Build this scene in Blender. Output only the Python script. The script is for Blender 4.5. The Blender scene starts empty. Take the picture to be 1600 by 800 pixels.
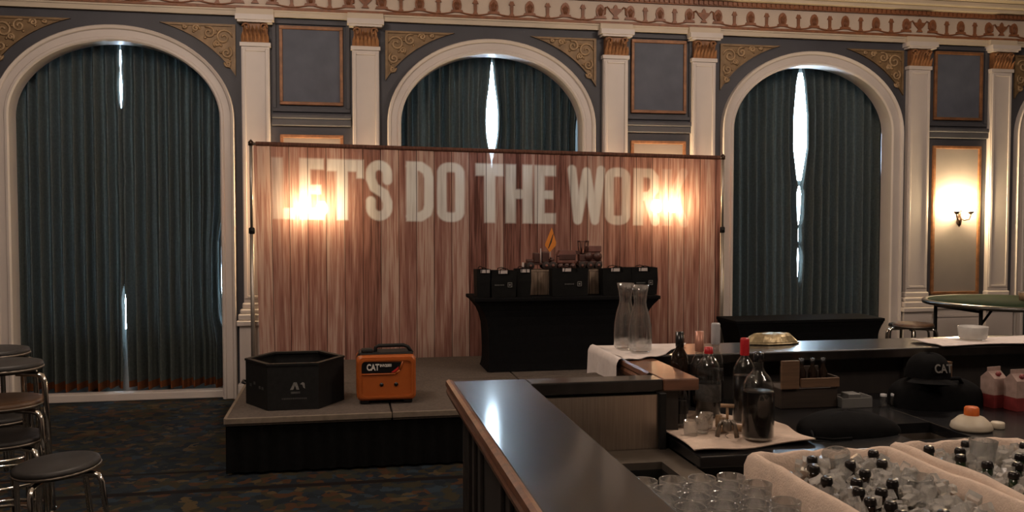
import bpy, bmesh, math, random
from mathutils import Vector, Matrix, Euler
import numpy as np
PI = math.pi
R = random.Random(7)
S = bpy.context.scene
COL = S.collection

# ------------------------------------------------------------------ camera
cam_d = bpy.data.cameras.new('camera'); cam = bpy.data.objects.new('camera', cam_d); COL.objects.link(cam)
cam_d.sensor_width = 36; cam_d.lens = 36 * 1400 / 1600; cam_d.clip_start = .05
cam.location = (0, 0, 1.65)
cam.rotation_euler = (PI/2 - math.atan(55/1400), 0, -math.radians(10.7))
S.camera = cam
# ------------------------------------------------------------------ world
w = bpy.data.worlds.new('world'); S.world = w; w.use_nodes = True
bg = w.node_tree.nodes['Background']; bg.inputs[0].default_value = (.62, .82, 1, 1); bg.inputs[1].default_value = 45.0
S.view_settings.view_transform = 'Standard'; S.view_settings.look = 'None'
S.view_settings.exposure = 0.0; S.view_settings.gamma = 1
S.cycles.use_denoising = True; S.cycles.transparent_max_bounces = 40
S.cycles.sample_clamp_indirect = 4.0
# ------------------------------------------------------------------ unseen warm lamps high in the room, bulbs ringed to add glints on glass
def lamp(name, loc, power, rad, color):
    l = bpy.data.lights.new(name, 'POINT'); l.energy = power; l.shadow_soft_size = rad; l.color = color
    o = bpy.data.objects.new(name, l); COL.objects.link(o); o.location = loc
for x, y, pw in [(-1.3, 4.9, 160), (4.0, 4.9, 160), (-1.3, .7, 115), (4.0, .7, 115)]:
    for k in range(5):
        lamp('unseen_room_light', (x + .38*math.cos(k*1.2566+.3), y + .38*math.sin(k*1.2566+.3), 4.12), pw/5, .09, (1, .82, .70))

# ------------------------------------------------------------------ materials
def mat(name, col, rough=.5, metal=0, coat=0, noise=0, nscale=8, stretch=(1, 1, 1), bump=0, bscale=60, spec=.5, sheen=0):
    m = bpy.data.materials.new(name); m.use_nodes = True
    nt = m.node_tree; b = nt.nodes['Principled BSDF']
    b.inputs['Base Color'].default_value = (*col, 1); b.inputs['Roughness'].default_value = rough
    b.inputs['Metallic'].default_value = metal; b.inputs['Coat Weight'].default_value = coat
    b.inputs['Specular IOR Level'].default_value = spec; b.inputs['Sheen Weight'].default_value = sheen
    if noise or bump:
        tc = nt.nodes.new('ShaderNodeTexCoord'); mp = nt.nodes.new('ShaderNodeMapping'); mp.inputs['Scale'].default_value = stretch
        nt.links.new(tc.outputs['Object'], mp.inputs[0])
    if noise:
        n = nt.nodes.new('ShaderNodeTexNoise'); n.inputs['Scale'].default_value = nscale; n.inputs['Detail'].default_value = 6
        nt.links.new(mp.outputs[0], n.inputs['Vector'])
        r = nt.nodes.new('ShaderNodeValToRGB')
        r.color_ramp.elements[0].position = .3; r.color_ramp.elements[1].position = .7
        r.color_ramp.elements[0].color = (*[c*(1-noise) for c in col], 1)
        r.color_ramp.elements[1].color = (*[min(1, c*(1+noise)) for c in col], 1)
        nt.links.new(n.outputs['Fac'], r.inputs[0]); nt.links.new(r.outputs[0], b.inputs['Base Color'])
    if bump:
        n2 = nt.nodes.new('ShaderNodeTexNoise'); n2.inputs['Scale'].default_value = bscale; n2.inputs['Detail'].default_value = 4
        nt.links.new(mp.outputs[0], n2.inputs['Vector'])
        bp = nt.nodes.new('ShaderNodeBump'); bp.inputs['Strength'].default_value = bump; bp.inputs['Distance'].default_value = .01
        nt.links.new(n2.outputs['Fac'], bp.inputs['Height']); nt.links.new(bp.outputs[0], b.inputs['Normal'])
    return m
def glassmat(name, col=(1, 1, 1), rough=.01, ior=1.45):
    m = bpy.data.materials.new(name); m.use_nodes = True
    b = m.node_tree.nodes['Principled BSDF']
    b.inputs['Base Color'].default_value = (*col, 1); b.inputs['Roughness'].default_value = rough
    b.inputs['Transmission Weight'].default_value = 1; b.inputs['IOR'].default_value = ior
    return m
def thin_glass(name, haze=.015, base=.05, solid=0):
    m = bpy.data.materials.new(name); m.use_nodes = True; nt = m.node_tree; N = nt.nodes.new; L = nt.links.new
    nt.nodes.remove(nt.nodes['Principled BSDF'])
    t = N('ShaderNodeBsdfTransparent'); t.inputs[0].default_value = (.90, .91, .91, 1)
    g = N('ShaderNodeBsdfGlossy'); g.inputs[0].default_value = (1, 1, 1, 1); g.inputs['Roughness'].default_value = .03
    d = N('ShaderNodeBsdfDiffuse'); d.inputs[0].default_value = (.8, .8, .78, 1)
    ge = N('ShaderNodeNewGeometry'); dp = N('ShaderNodeVectorMath'); dp.operation = 'DOT_PRODUCT'; L(ge.outputs['Incoming'], dp.inputs[0]); L(ge.outputs['Normal'], dp.inputs[1])
    prev = dp.outputs['Value']
    for op, v in (('ABSOLUTE', 0), ('SUBTRACT', 1), ('POWER', 4), ('MULTIPLY_ADD', .90)):   # Schlick reflectance of a thin wall
        n = N('ShaderNodeMath'); n.operation = op
        if op == 'SUBTRACT': n.inputs[0].default_value = 1; L(prev, n.inputs[1])
        else:
            L(prev, n.inputs[0]); n.inputs[1].default_value = v; n.inputs[2].default_value = base
        prev = n.outputs[0]
    m1 = N('ShaderNodeMixShader'); L(prev, m1.inputs[0]); L(t.outputs[0], m1.inputs[1]); L(g.outputs[0], m1.inputs[2])
    m2 = N('ShaderNodeMixShader'); m2.inputs[0].default_value = haze; L(m1.outputs[0], m2.inputs[1]); L(d.outputs[0], m2.inputs[2])
    last = m2.outputs[0]
    if solid:      # share of light bent by the thicker base and rim
        gl = N('ShaderNodeBsdfGlass'); gl.inputs['Roughness'].default_value = .015; gl.inputs['IOR'].default_value = 1.48
        m3 = N('ShaderNodeMixShader'); m3.inputs[0].default_value = solid; L(last, m3.inputs[1]); L(gl.outputs[0], m3.inputs[2]); last = m3.outputs[0]
    L(last, nt.nodes['Material Output'].inputs[0]); return m
def emis(name, col, s):
    m = bpy.data.materials.new(name); m.use_nodes = True
    b = m.node_tree.nodes['Principled BSDF']
    b.inputs['Base Color'].default_value = (*col, 1)
    b.inputs['Emission Color'].default_value = (*col, 1); b.inputs['Emission Strength'].default_value = s
    return m
def clothmat(name, col, trans=.15, noise=.15, nscale=30, stretch=(1, 1, 1), rough=.9):
    m = mat(name, col, rough, noise=noise, nscale=nscale, stretch=stretch, spec=.15)
    nt = m.node_tree; b = nt.nodes['Principled BSDF']; out = nt.nodes['Material Output']
    t = nt.nodes.new('ShaderNodeBsdfTranslucent'); t.inputs[0].default_value = (*col, 1)
    mx = nt.nodes.new('ShaderNodeMixShader'); mx.inputs[0].default_value = trans
    nt.links.new(b.outputs[0], mx.inputs[1]); nt.links.new(t.outputs[0], mx.inputs[2]); nt.links.new(mx.outputs[0], out.inputs[0])
    return m

M = dict(
    wall=mat('wall_slate_paint', (.050, .050, .060), .6, noise=.12, nscale=3, bump=.05),
    panel_blue=mat('panel_blue_grey', (.085, .095, .125), .7, noise=.15, nscale=5, bump=.06),
    panel_grey=mat('panel_warm_grey', (.22, .19, .17), .8, noise=.06, nscale=4),
    white=mat('trim_white_paint', (.56, .50, .46), .45, noise=.05, nscale=3),
    cream=mat('cornice_cream', (.50, .42, .32), .55, noise=.06, nscale=3),
    frieze=mat('frieze_ground', (.50, .41, .33), .6, noise=.08, nscale=4),
    rust=mat('rust_gilding', (.20, .075, .032), .5, noise=.25, nscale=20),
    gold=mat('old_gold', (.21, .092, .038), .5, metal=.15, noise=.3, nscale=18, bump=.2),
    gold_dark=mat('gilded_ground', (.20, .125, .060), .55, metal=.2, noise=.25, nscale=14),
    gold_pale=mat('gilded_scroll', (.36, .24, .13), .55, metal=.15, noise=.2, nscale=14),  # scroll gilding paler than its ground, for contrast
    ceiling=mat('ceiling_plaster', (.55, .48, .38), .8, noise=.05),
    drape=clothmat('drape_teal', (.066, .078, .073), .010, .2, 40),
    hem=clothmat('drape_hem_rust', (.14, .045, .015), .006),
    sleeve=clothmat('sleeve_cloth', (.13, .060, .042), .2, .4, 9, (6, 1, 1)),
    black_cloth=mat('black_stretch_cloth', (.004, .004, .0045), .9, spec=.1, noise=.3, nscale=40),
    skirt=mat('stage_skirt_black', (.004, .004, .004), .9, spec=.1, noise=.3, nscale=30),
    deck=mat('stage_deck_carpet', (.085, .066, .054), .9, noise=.3, nscale=60, bump=.3, bscale=200),
    deck_edge=mat('deck_edge_metal', (.21, .17, .13), .5, metal=.3, noise=.2, nscale=20),
    black_metal=mat('black_powder_coat', (.008, .008, .008), .6, noise=.3, nscale=30, spec=.25),
    black_gloss=mat('black_gloss', (.008, .008, .009), .25),
    orange=mat('orange_plastic', (.33, .075, .010), .45, noise=.08, nscale=6),
    red=mat('red_print', (.45, .015, .01), .5),
    print_white=mat('white_print', (.55, .52, .48), .6, noise=.15, nscale=60),
    print_grey=mat('faded_grey_print', (.16, .155, .145), .7, noise=.3, nscale=90),
    print_dim=mat('dim_print', (.055, .053, .050), .7, noise=.4, nscale=90),
    bar_top=mat('bar_top_dark_lacquer', (.011, .009, .008), .34, coat=.5, noise=.35, nscale=4, stretch=(6, 1, 1), spec=.25),
    bar_edge=mat('bar_edge_mahogany', (.13, .055, .030), .35, coat=.3, noise=.4, nscale=6, stretch=(1, 8, 8)),
    bar_side=mat('bar_side_panel', (.020, .016, .014), .5, noise=.3, nscale=5, stretch=(8, 8, 1)),
    bar_in=mat('bar_inside_wood', (.018, .014, .012), .6, noise=.3, nscale=5, stretch=(6, 6, 1)),
    steel=mat('brushed_steel', (.42, .37, .32), .33, metal=1, noise=.12, nscale=6, stretch=(40, 40, 1)),
    steel_dark=mat('dull_steel', (.20, .17, .14), .42, metal=.8, noise=.2, nscale=8),
    chrome=mat('chrome_tube', (.75, .72, .68), .12, metal=1, noise=.05, nscale=5),
    pole=mat('grey_pole_metal', (.35, .31, .27), .4, metal=.7, noise=.1),
    seat=mat('stool_seat_dark', (.020, .018, .017), .5, noise=.3, nscale=8, spec=.3),
    seat_wood=mat('stool_seat_wood', (.12, .065, .035), .45, noise=.35, nscale=6, stretch=(1, 8, 1)),
    napkin=mat('white_linen', (.62, .55, .52), .9, noise=.06, nscale=30, bump=.15, bscale=220),
    towel=mat('bin_towel_linen', (.60, .47, .38), .95, noise=.08, nscale=30, bump=.4, bscale=160),
    glass=thin_glass('clear_glass', .015, .06, .35),
    bottle_glass=thin_glass('bottle_glass', .003, .035),
    tumbler_glass=thin_glass('tumbler_glass', .05, .10, .5),
    frosted=glassmat('frosted_glass', (.9, .88, .84), .25),
    ice=glassmat('ice', (.86, .84, .80), .12, 1.31),
    amber=glassmat('amber_glass', (.22, .07, .015), .02),
    brown_glass=mat('brown_bottle_glass', (.014, .007, .004), .12, coat=.6, noise=.2, nscale=6),
    green_glass=mat('green_bottle_glass', (.012, .026, .010), .12, coat=.6, noise=.2, nscale=6),
    dark_liquor=mat('dark_liquor', (.006, .0025, .0015), .35, noise=.2, spec=.15),
    cap=mat('dark_crown_cap', (.016, .013, .012), .3, metal=.5, noise=.2),
    red_cap=mat('red_cap', (.42, .012, .018), .4, noise=.1),
    pink_cap=mat('copper_foil', (.42, .20, .14), .4, metal=.4, noise=.15),
    grey_plastic=mat('grey_plastic', (.13, .13, .125), .5, noise=.1),
    clear_plastic=mat('frosted_stopper', (.40, .40, .42), .3, noise=.1),
    cork=mat('cork', (.30, .19, .11), .85, noise=.3, nscale=60),
    bag=mat('black_gift_bag', (.005, .005, .005), .8, spec=.15, noise=.3, nscale=12, bump=.1, bscale=20),
    tissue=mat('tissue_tag_white', (.42, .37, .35), .8, noise=.1, nscale=30),
    crate=mat('weathered_pale_wood', (.17, .12, .085), .8, noise=.45, nscale=5, stretch=(12, 12, 1)),
    toy=mat('dark_red_brown_model', (.055, .018, .012), .5, noise=.3, nscale=14),
    toy_light=mat('dusty_red_model', (.14, .055, .042), .6, noise=.3, nscale=14),
    toy_dark=mat('dark_tyre', (.018, .009, .007), .7, noise=.2),
    sign=mat('amber_road_sign', (.60, .20, .02), .5, noise=.08),
    wood=mat('plain_box_wood', (.12, .065, .034), .7, noise=.3, nscale=5, stretch=(1, 1, 12)),
    wood_dark=mat('dark_box_wood', (.028, .018, .012), .7, noise=.3, nscale=5, stretch=(1, 1, 12)),
    tray_gold=mat('gold_foil', (.36, .29, .17), .35, metal=.7, noise=.4, nscale=24, bump=.5, bscale=30),
    felt=mat('green_table_felt', (.020, .032, .016), .95, spec=.1, noise=.3, nscale=8),
    rim=mat('table_rim_dark', (.030, .026, .020), .3, coat=.4, noise=.3, nscale=6),
    cream_pl=mat('cream_plastic', (.52, .46, .36), .45, noise=.05),
    orange_cap=mat('orange_cap', (.60, .13, .02), .45, noise=.05),
    carton=mat('pink_white_carton', (.34, .24, .21), .6, noise=.2, nscale=30),
    carton_red=mat('red_carton', (.18, .02, .02), .55, noise=.2, nscale=30),
    glow_glass=emis('lit_frosted_shade', (1, .74, .42), 330),
    bronze=mat('sconce_bronze', (.05, .03, .02), .4, metal=.7, noise=.3, nscale=20),
    window_white=mat('window_frame_paint', (.5, .5, .5), .5, noise=.05),
)
M['frosted'].node_tree.nodes['Principled BSDF'].inputs['Transmission Weight'].default_value = .6
M['ice'].node_tree.nodes['Principled BSDF'].inputs['Transmission Weight'].default_value = .74
M['bar_top'].node_tree.nodes['Principled BSDF'].inputs['Coat Roughness'].default_value = .10
# window pane: see-through with a faint reflection
pm = bpy.data.materials.new('window_pane_glass'); pm.use_nodes = True
nt = pm.node_tree; b = nt.nodes['Principled BSDF']; b.inputs['Roughness'].default_value = .02
tb = nt.nodes.new('ShaderNodeBsdfTransparent'); mx = nt.nodes.new('ShaderNodeMixShader'); mx.inputs[0].default_value = .08
nt.links.new(tb.outputs[0], mx.inputs[1]); nt.links.new(b.outputs[0], mx.inputs[2]); nt.links.new(mx.outputs[0], nt.nodes['Material Output'].inputs[0])
M['pane'] = pm
# carpet
def carpet():
    m = mat('patterned_carpet', (.03, .03, .03), .95, spec=.1)
    nt = m.node_tree; b = nt.nodes['Principled BSDF']; L = nt.links.new; N = nt.nodes.new
    tc = N('ShaderNodeTexCoord')
    n1 = N('ShaderNodeTexNoise'); n1.inputs['Scale'].default_value = 5; n1.inputs['Detail'].default_value = 3; n1.inputs['Distortion'].default_value = 1.6
    L(tc.outputs['Object'], n1.inputs['Vector'])
    v = N('ShaderNodeTexVoronoi'); v.inputs['Scale'].default_value = 17; v.inputs['Randomness'].default_value = 1
    mixv = N('ShaderNodeMix'); mixv.data_type = 'VECTOR'; mixv.inputs[0].default_value = .12
    L(tc.outputs['Object'], mixv.inputs[4]); L(n1.outputs['Color'], mixv.inputs[5]); L(mixv.outputs[1], v.inputs['Vector'])
    sep = N('ShaderNodeSeparateColor'); L(v.outputs['Color'], sep.inputs[0])
    r = N('ShaderNodeValToRGB'); r.color_ramp.interpolation = 'CONSTANT'
    e = r.color_ramp.elements; e[0].color = (.010, .013, .017, 1); e[1].position = .30; e[1].color = (.026, .022, .013, 1)
    for p, c in [(.48, (.013, .018, .024)), (.62, (.044, .022, .012)), (.74, (.020, .022, .018)), (.86, (.054, .039, .020)), (.94, (.018, .028, .038))]:
        q = e.new(p); q.color = (*c, 1)
    L(sep.outputs[0], r.inputs[0])
    # woven border lines
    sx = N('ShaderNodeSeparateXYZ'); L(tc.outputs['Object'], sx.inputs[0])
    prev = r.outputs[0]
    for y0, wd in [(5.68, .035), (6.12, .022), (5.02, .03), (4.6, .04)]:
        s = N('ShaderNodeMath'); s.operation = 'SUBTRACT'; s.inputs[1].default_value = y0; L(sx.outputs[1], s.inputs[0])
        a = N('ShaderNodeMath'); a.operation = 'ABSOLUTE'; L(s.outputs[0], a.inputs[0])
        lt = N('ShaderNodeMath'); lt.operation = 'LESS_THAN'; lt.inputs[1].default_value = wd; L(a.outputs[0], lt.inputs[0])
        mc = N('ShaderNodeMix'); mc.data_type = 'RGBA'; L(lt.outputs[0], mc.inputs[0]); L(prev, mc.inputs[6]); mc.inputs[7].default_value = (.008, .006, .006, 1)
        prev = mc.outputs[2]
    L(prev, b.inputs['Base Color'])
    return m
M['carpet'] = carpet()
# printed plank cloth (flat print on a thin, light-passing fabric); attribute "print" = painted lettering
def plankcloth():
    m = bpy.data.materials.new('printed_plank_cloth'); m.use_nodes = True
    nt = m.node_tree; b = nt.nodes['Principled BSDF']; L = nt.links.new; N = nt.nodes.new
    b.inputs['Roughness'].default_value = .9; b.inputs['Specular IOR Level'].default_value = .1
    tc = N('ShaderNodeTexCoord'); sx = N('ShaderNodeSeparateXYZ'); L(tc.outputs['UV'], sx.inputs[0])
    def math_(op, a, bb=None):
        n = N('ShaderNodeMath'); n.operation = op
        for i, q in enumerate((a, bb)):
            if q is None: continue
            if isinstance(q, (int, float)): n.inputs[i].default_value = q
            else: L(q, n.inputs[i])
        return n.outputs[0]
    pl = math_('MULTIPLY', sx.outputs[0], 1/.165)
    fr = math_('FRACT', pl); fl = math_('FLOOR', pl)
    wn = N('ShaderNodeTexWhiteNoise'); wn.noise_dimensions = '1D'; L(fl, wn.inputs['W'])
    # grain noise: stretched vertically, shifted per plank
    cb = N('ShaderNodeCombineXYZ'); L(math_('MULTIPLY', sx.outputs[0], 75), cb.inputs[0]); L(math_('MULTIPLY', sx.outputs[1], 2.6), cb.inputs[1]); L(math_('MULTIPLY', wn.outputs[0], 40), cb.inputs[2])
    g = N('ShaderNodeTexNoise'); g.inputs['Scale'].default_value = 1; g.inputs['Detail'].default_value = 5; L(cb.outputs[0], g.inputs['Vector'])
    cb2 = N('ShaderNodeCombineXYZ'); L(math_('MULTIPLY', sx.outputs[0], 24), cb2.inputs[0]); L(math_('MULTIPLY', sx.outputs[1], 1.3), cb2.inputs[1]); L(math_('MULTIPLY', wn.outputs[0], 17), cb2.inputs[2])
    g2 = N('ShaderNodeTexNoise'); g2.inputs['Scale'].default_value = 1; g2.inputs['Detail'].default_value = 4; L(cb2.outputs[0], g2.inputs['Vector'])
    v = math_('ADD', math_('MULTIPLY', g.outputs['Fac'], .55), math_('ADD', math_('MULTIPLY', g2.outputs['Fac'], .55), math_('MULTIPLY', wn.outputs[0], .30)))
    r = N('ShaderNodeValToRGB'); e = r.color_ramp.elements
    e[0].position = .47; e[0].color = (.095, .040, .031, 1); e[1].position = .86; e[1].color = (.47, .33, .27, 1)
    for p, c in [(.56, (.20, .090, .070)), (.66, (.27, .130, .102)), (.76, (.36, .200, .160))]:
        q = e.new(p); q.color = (*c, 1)
    L(v, r.inputs[0])
    at = N('ShaderNodeAttribute'); at.attribute_name = 'print'
    pr = N('ShaderNodeValToRGB'); pr.color_ramp.elements[0].position = .50; pr.color_ramp.elements[0].color = (.58, .56, .51, 1)
    pr.color_ramp.elements[1].position = .78; pr.color_ramp.elements[1].color = (.80, .80, .76, 1); L(v, pr.inputs[0])
    m1 = N('ShaderNodeMix'); m1.data_type = 'RGBA'; L(math_('MULTIPLY', at.outputs['Fac'], .97), m1.inputs[0]); L(r.outputs[0], m1.inputs[6]); L(pr.outputs[0], m1.inputs[7])
    # dark seams between the printed boards, plus knots
    seam = math_('LESS_THAN', math_('ABSOLUTE', math_('SUBTRACT', fr, .5)), .484)
    m2 = N('ShaderNodeMix'); m2.data_type = 'RGBA'; L(seam, m2.inputs[0]); m2.inputs[6].default_value = (.030, .013, .010, 1); L(m1.outputs[2], m2.inputs[7])
    L(m2.outputs[2], b.inputs['Base Color'])
    t = N('ShaderNodeBsdfTranslucent'); L(m2.outputs[2], t.inputs[0])
    ms = N('ShaderNodeMixShader'); ms.inputs[0].default_value = .16; L(b.outputs[0], ms.inputs[1]); L(t.outputs[0], ms.inputs[2])
    tr = N('ShaderNodeBsdfTransparent'); ms2 = N('ShaderNodeMixShader'); ms2.inputs[0].default_value = .035
    L(ms.outputs[0], ms2.inputs[1]); L(tr.outputs[0], ms2.inputs[2]); L(ms2.outputs[0], nt.nodes['Material Output'].inputs[0])
    return m
M['plank'] = plankcloth()

# ------------------------------------------------------------------ mesh builder
class MB:
    def __init__(s): s.v = []; s.f = []; s.sm = []
    def add(s, vs, fs, smooth=False, mx=None):
        o = len(s.v)
        s.v += [tuple(mx @ Vector(p)) if mx else tuple(p) for p in vs]
        for f in fs: s.f.append([o+i for i in f]); s.sm.append(smooth)
        return s
    def box(s, x0, x1, y0, y1, z0, z1, mx=None, bev=0):
        if bev:
            bm = bmesh.new(); bmesh.ops.create_cube(bm, size=1)
            for v in bm.verts: v.co = Vector(((x0+x1)/2 + v.co.x*(x1-x0), (y0+y1)/2 + v.co.y*(y1-y0), (z0+z1)/2 + v.co.z*(z1-z0)))
            bmesh.ops.bevel(bm, geom=bm.edges[:], offset=bev, segments=2, profile=.5, affect='EDGES')
            bm.verts.index_update()
            s.add([v.co[:] for v in bm.verts], [[v.index for v in f.verts] for f in bm.faces], False, mx); bm.free(); return s
        vs = [(x, y, z) for z in (z0, z1) for y in (y0, y1) for x in (x0, x1)]
        return s.add(vs, [(0, 2, 3, 1), (4, 5, 7, 6), (0, 1, 5, 4), (2, 6, 7, 3), (0, 4, 6, 2), (1, 3, 7, 5)], False, mx)
    def lathe(s, prof, n=20, mx=None, smooth=True, cap=True):
        vs = []; fs = []
        rings = []
        for r, z in prof:
            if r < 1e-6: rings.append([len(vs)]*n); vs.append((0, 0, z)); continue
            rings.append(list(range(len(vs), len(vs)+n)))
            for k in range(n): vs.append((r*math.cos(2*PI*k/n), r*math.sin(2*PI*k/n), z))
        for ra, rb in zip(rings, rings[1:]):
            for k in range(n):
                f = []
                for q in (ra[k], ra[(k+1) % n], rb[(k+1) % n], rb[k]):
                    if q not in f: f.append(q)
                if len(f) > 2: fs.append(tuple(f))
        s.add(vs, fs, smooth, mx)
        if cap:
            for i, rev in ((0, True), (len(prof)-1, False)):
                if prof[i][0] > 1e-4:
                    ring = rings[i]; o = len(s.v)-len(vs)
                    s.f.append([o+q for q in (ring[::-1] if rev else ring)]); s.sm.append(False)
        return s
    def tube(s, pts, r, n=8, mx=None, closed=False):
        pts = [Vector(p) for p in pts]; vs = []; fs = []; m = len(pts)
        up = None
        for i, p in enumerate(pts):
            if closed: d = pts[(i+1) % m] - pts[i-1]
            else: d = pts[min(i+1, m-1)] - pts[max(i-1, 0)]
            d.normalize()
            if up is None:
                up = Vector((0, 0, 1)) if abs(d.z) < .9 else Vector((1, 0, 0))
            a = d.cross(up).normalized(); up = a.cross(d).normalized()
            rr = r[i] if isinstance(r, (list, tuple)) else r
            for k in range(n):
                t = 2*PI*k/n; vs.append(p + (a*math.cos(t) + up*math.sin(t))*rr)
        for i in range(m if closed else m-1):
            for k in range(n):
                a0 = i*n+k; b0 = i*n+(k+1) % n; j = ((i+1) % m)*n
                fs.append((a0, b0, j+(k+1) % n, j+k))
        if not closed: fs += [tuple(range(n))[::-1], tuple(range((m-1)*n, m*n))]
        return s.add(vs, fs, True, mx)
    def prism(s, poly, d0, d1, axis='y', mx=None):
        # poly in the plane normal to axis; extruded from d0 to d1
        def P(a, b_, d): return (a, d, b_) if axis == 'y' else ((d, a, b_) if axis == 'x' else (a, b_, d))
        n = len(poly); vs = [P(a, b_, d0) for a, b_ in poly] + [P(a, b_, d1) for a, b_ in poly]
        fs = [tuple(range(n)), tuple(range(2*n-1, n-1, -1))] + [(i, i+n, (i+1) % n + n, (i+1) % n) for i in range(n)]
        return s.add(vs, fs, False, mx)
    def grid(s, fn, nu, nv, mx=None, smooth=True):
        vs = [fn(i/nu, j/nv) for j in range(nv+1) for i in range(nu+1)]
        fs = [(j*(nu+1)+i, j*(nu+1)+i+1, (j+1)*(nu+1)+i+1, (j+1)*(nu+1)+i) for j in range(nv) for i in range(nu)]
        return s.add(vs, fs, smooth, mx)
    def mesh(s, name, m):
        me = bpy.data.meshes.new(name); me.from_pydata(s.v, [], s.f)
        bm = bmesh.new(); bm.from_mesh(me); bmesh.ops.recalc_face_normals(bm, faces=bm.faces[:]); bm.to_mesh(me); bm.free()
        me.polygons.foreach_set('use_smooth', s.sm)
        me.materials.append(M[m]); me.update(); return me
    def build(s, name, m, parent=None, loc=(0, 0, 0), rot=(0, 0, 0)):
        return link(name, s.mesh(name, m), parent, loc, rot)
def link(name, me, parent=None, loc=(0, 0, 0), rot=(0, 0, 0), scale=None):
    o = bpy.data.objects.new(name, me); COL.objects.link(o)
    if parent: o.parent = parent
    o.location = loc; o.rotation_euler = rot
    if scale: o.scale = scale
    return o
def tag(o, label=None, cat=None, group=None, kind=None):
    if label: o['label'] = label
    if cat: o['category'] = cat
    if group: o['group'] = group
    if kind: o['kind'] = kind
    return o
def thing(name, label, cat, loc=(0, 0, 0), rz=0, group=None, rot=None):
    o = bpy.data.objects.new(name, None); COL.objects.link(o); o.empty_display_size = .05
    o.location = loc; o.rotation_euler = rot if rot else (0, 0, rz)
    return tag(o, label, cat, group)
def struct(name, loc=(0, 0, 0), label=None):
    o = bpy.data.objects.new(name, None); COL.objects.link(o); o.location = loc
    return tag(o, label, None, None, 'structure')
def dup(root, loc, rz=None, label=None, rot=None):
    r = root.copy(); COL.objects.link(r); r.location = loc
    if rz is not None: r.rotation_euler = (0, 0, rz)
    if rot is not None: r.rotation_euler = rot
    if label: r['label'] = label
    for ch in list(root.children):
        c = ch.copy(); COL.objects.link(c); c.parent = r
        for g in list(ch.children):
            d = g.copy(); COL.objects.link(d); d.parent = c
    return r
def T(x=0, y=0, z=0, rx=0, ry=0, rz=0, s=1): return Matrix.Translation((x, y, z)) @ Euler((rx, ry, rz)).to_matrix().to_4x4() @ Matrix.Scale(s, 4)

# =================================================================== ROOM SHELL
WY = 8.65; ARCH = [-1.99, 1.444, 4.822, 8.235]; HO, HI = 1.02, .89; SPR, RO, RI = 2.58, .82, .68; CEIL = 4.62
XL, XR, YB = -6.6, 10.4, -5.2
o = MB().box(XL, XR, YB, WY+.5, -.12, 0).build('floor', 'carpet'); tag(o, 'dark patterned carpet with woven border lines', None, None, 'structure')
o = MB().box(XL, XR, YB, WY+.5, CEIL, CEIL+.12).build('ceiling', 'ceiling'); tag(o, None, None, None, 'structure')
for nm, bx in [('wall_left', (XL-.15, XL, YB, WY+.5)), ('wall_right', (XR, XR+.15, YB, WY+.5)), ('wall_front', (XL, XR, YB-.15, YB))]:
    tag(MB().box(*bx, 0, CEIL).build(nm, 'panel_grey'), None, None, None, 'structure')
# back wall with arched openings
def arch_pts(c, hw, rise, n=28, z0=0.0):
    pts = [(c-hw, z0)] + [(c - hw*math.cos(PI*k/n), SPR + rise*math.sin(PI*k/n)) for k in range(n+1)] + [(c+hw, z0)]
    return pts
mb = MB()
def slab(poly): mb.prism(poly, WY, WY+.14)
edges = [XL] + [v for c in ARCH for v in (c-HI-.03, c+HI+.03)] + [XR]
for i in range(0, len(edges), 2): slab([(edges[i], 0), (edges[i+1], 0), (edges[i+1], CEIL), (edges[i], CEIL)])
for c in ARCH:
    p = arch_pts(c, HI+.03, RI+.03)[1:-1]
    for k in range(len(p)-1): slab([p[k], p[k+1], (p[k+1][0], CEIL), (p[k][0], CEIL)])
tag(mb.build('wall_back', 'wall'), 'dark slate wall with tall arched window openings', None, None, 'structure')

# white arch surrounds (moulded), reaching the floor
prof = [(0, .14), (0, -.045), (.10, -.060), (.24, -.060), (.30, -.048), (.72, -.048), (.78, -.070), (.94, -.078), (1, -.066), (1, .02)]
for ci, c in enumerate(ARCH):
    a = arch_pts(c, HI, RI, 40); bb = arch_pts(c, HO, RO, 40)
    mb = MB(); n = len(prof); vs = []; fs = []
    for (xi, zi), (xo, zo) in zip(a, bb):
        for t, y in prof: vs.append((xi+(xo-xi)*t, WY+y, zi+(zo-zi)*t))
    for i in range(len(a)-1):
        for k in range(n-1): fs.append((i*n+k, i*n+k+1, (i+1)*n+k+1, (i+1)*n+k))
    mb.add(vs, fs)
    st = struct('trim_%d' % (ci+1), (0, 0, 0)); mb.build('arch_moulding', 'white', st)
    MB().box(c-HI, c+HI, WY+.02, WY+.14, 0, .072, bev=.008).build('window_sill', 'white', st)
# windows: frame, glazing bars and panes behind the drapes
for wi, c in enumerate(ARCH):
    st = struct('window_%d' % (wi+1), (c, WY+.46, 0))
    f = MB()
    for x in (-.99, -.37, .31, .93): f.box(x, x+.06, 0, .06, 0, 3.35)
    for z in (.55, 2.03, 3.27): f.box(-.99, .99, 0.005, .055, z, z+.06)
    f.build('window_frame', 'window_white', st)
    MB().box(-.99, .99, 0, .05, 0, .55).build('apron_panel', 'window_white', st)
    for x0, x1 in ((-.93, -.37), (-.31, .31), (.37, .93)):
        for z0, z1 in ((.61, 2.03), (2.09, 3.27)): MB().box(x0, x1, .025, .031, z0, z1).build('pane', 'pane', st)
    # jambs of the deep reveal closing the gap between wall and glazing
    j = MB()
    j.box(-1.07, -.99, -.32, .07, 0, 3.40).box(.99, 1.07, -.32, .07, 0, 3.40).box(-1.07, 1.07, -.32, .07, 3.34, 3.44)
    j.build('window_jamb', 'window_white', st)

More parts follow.
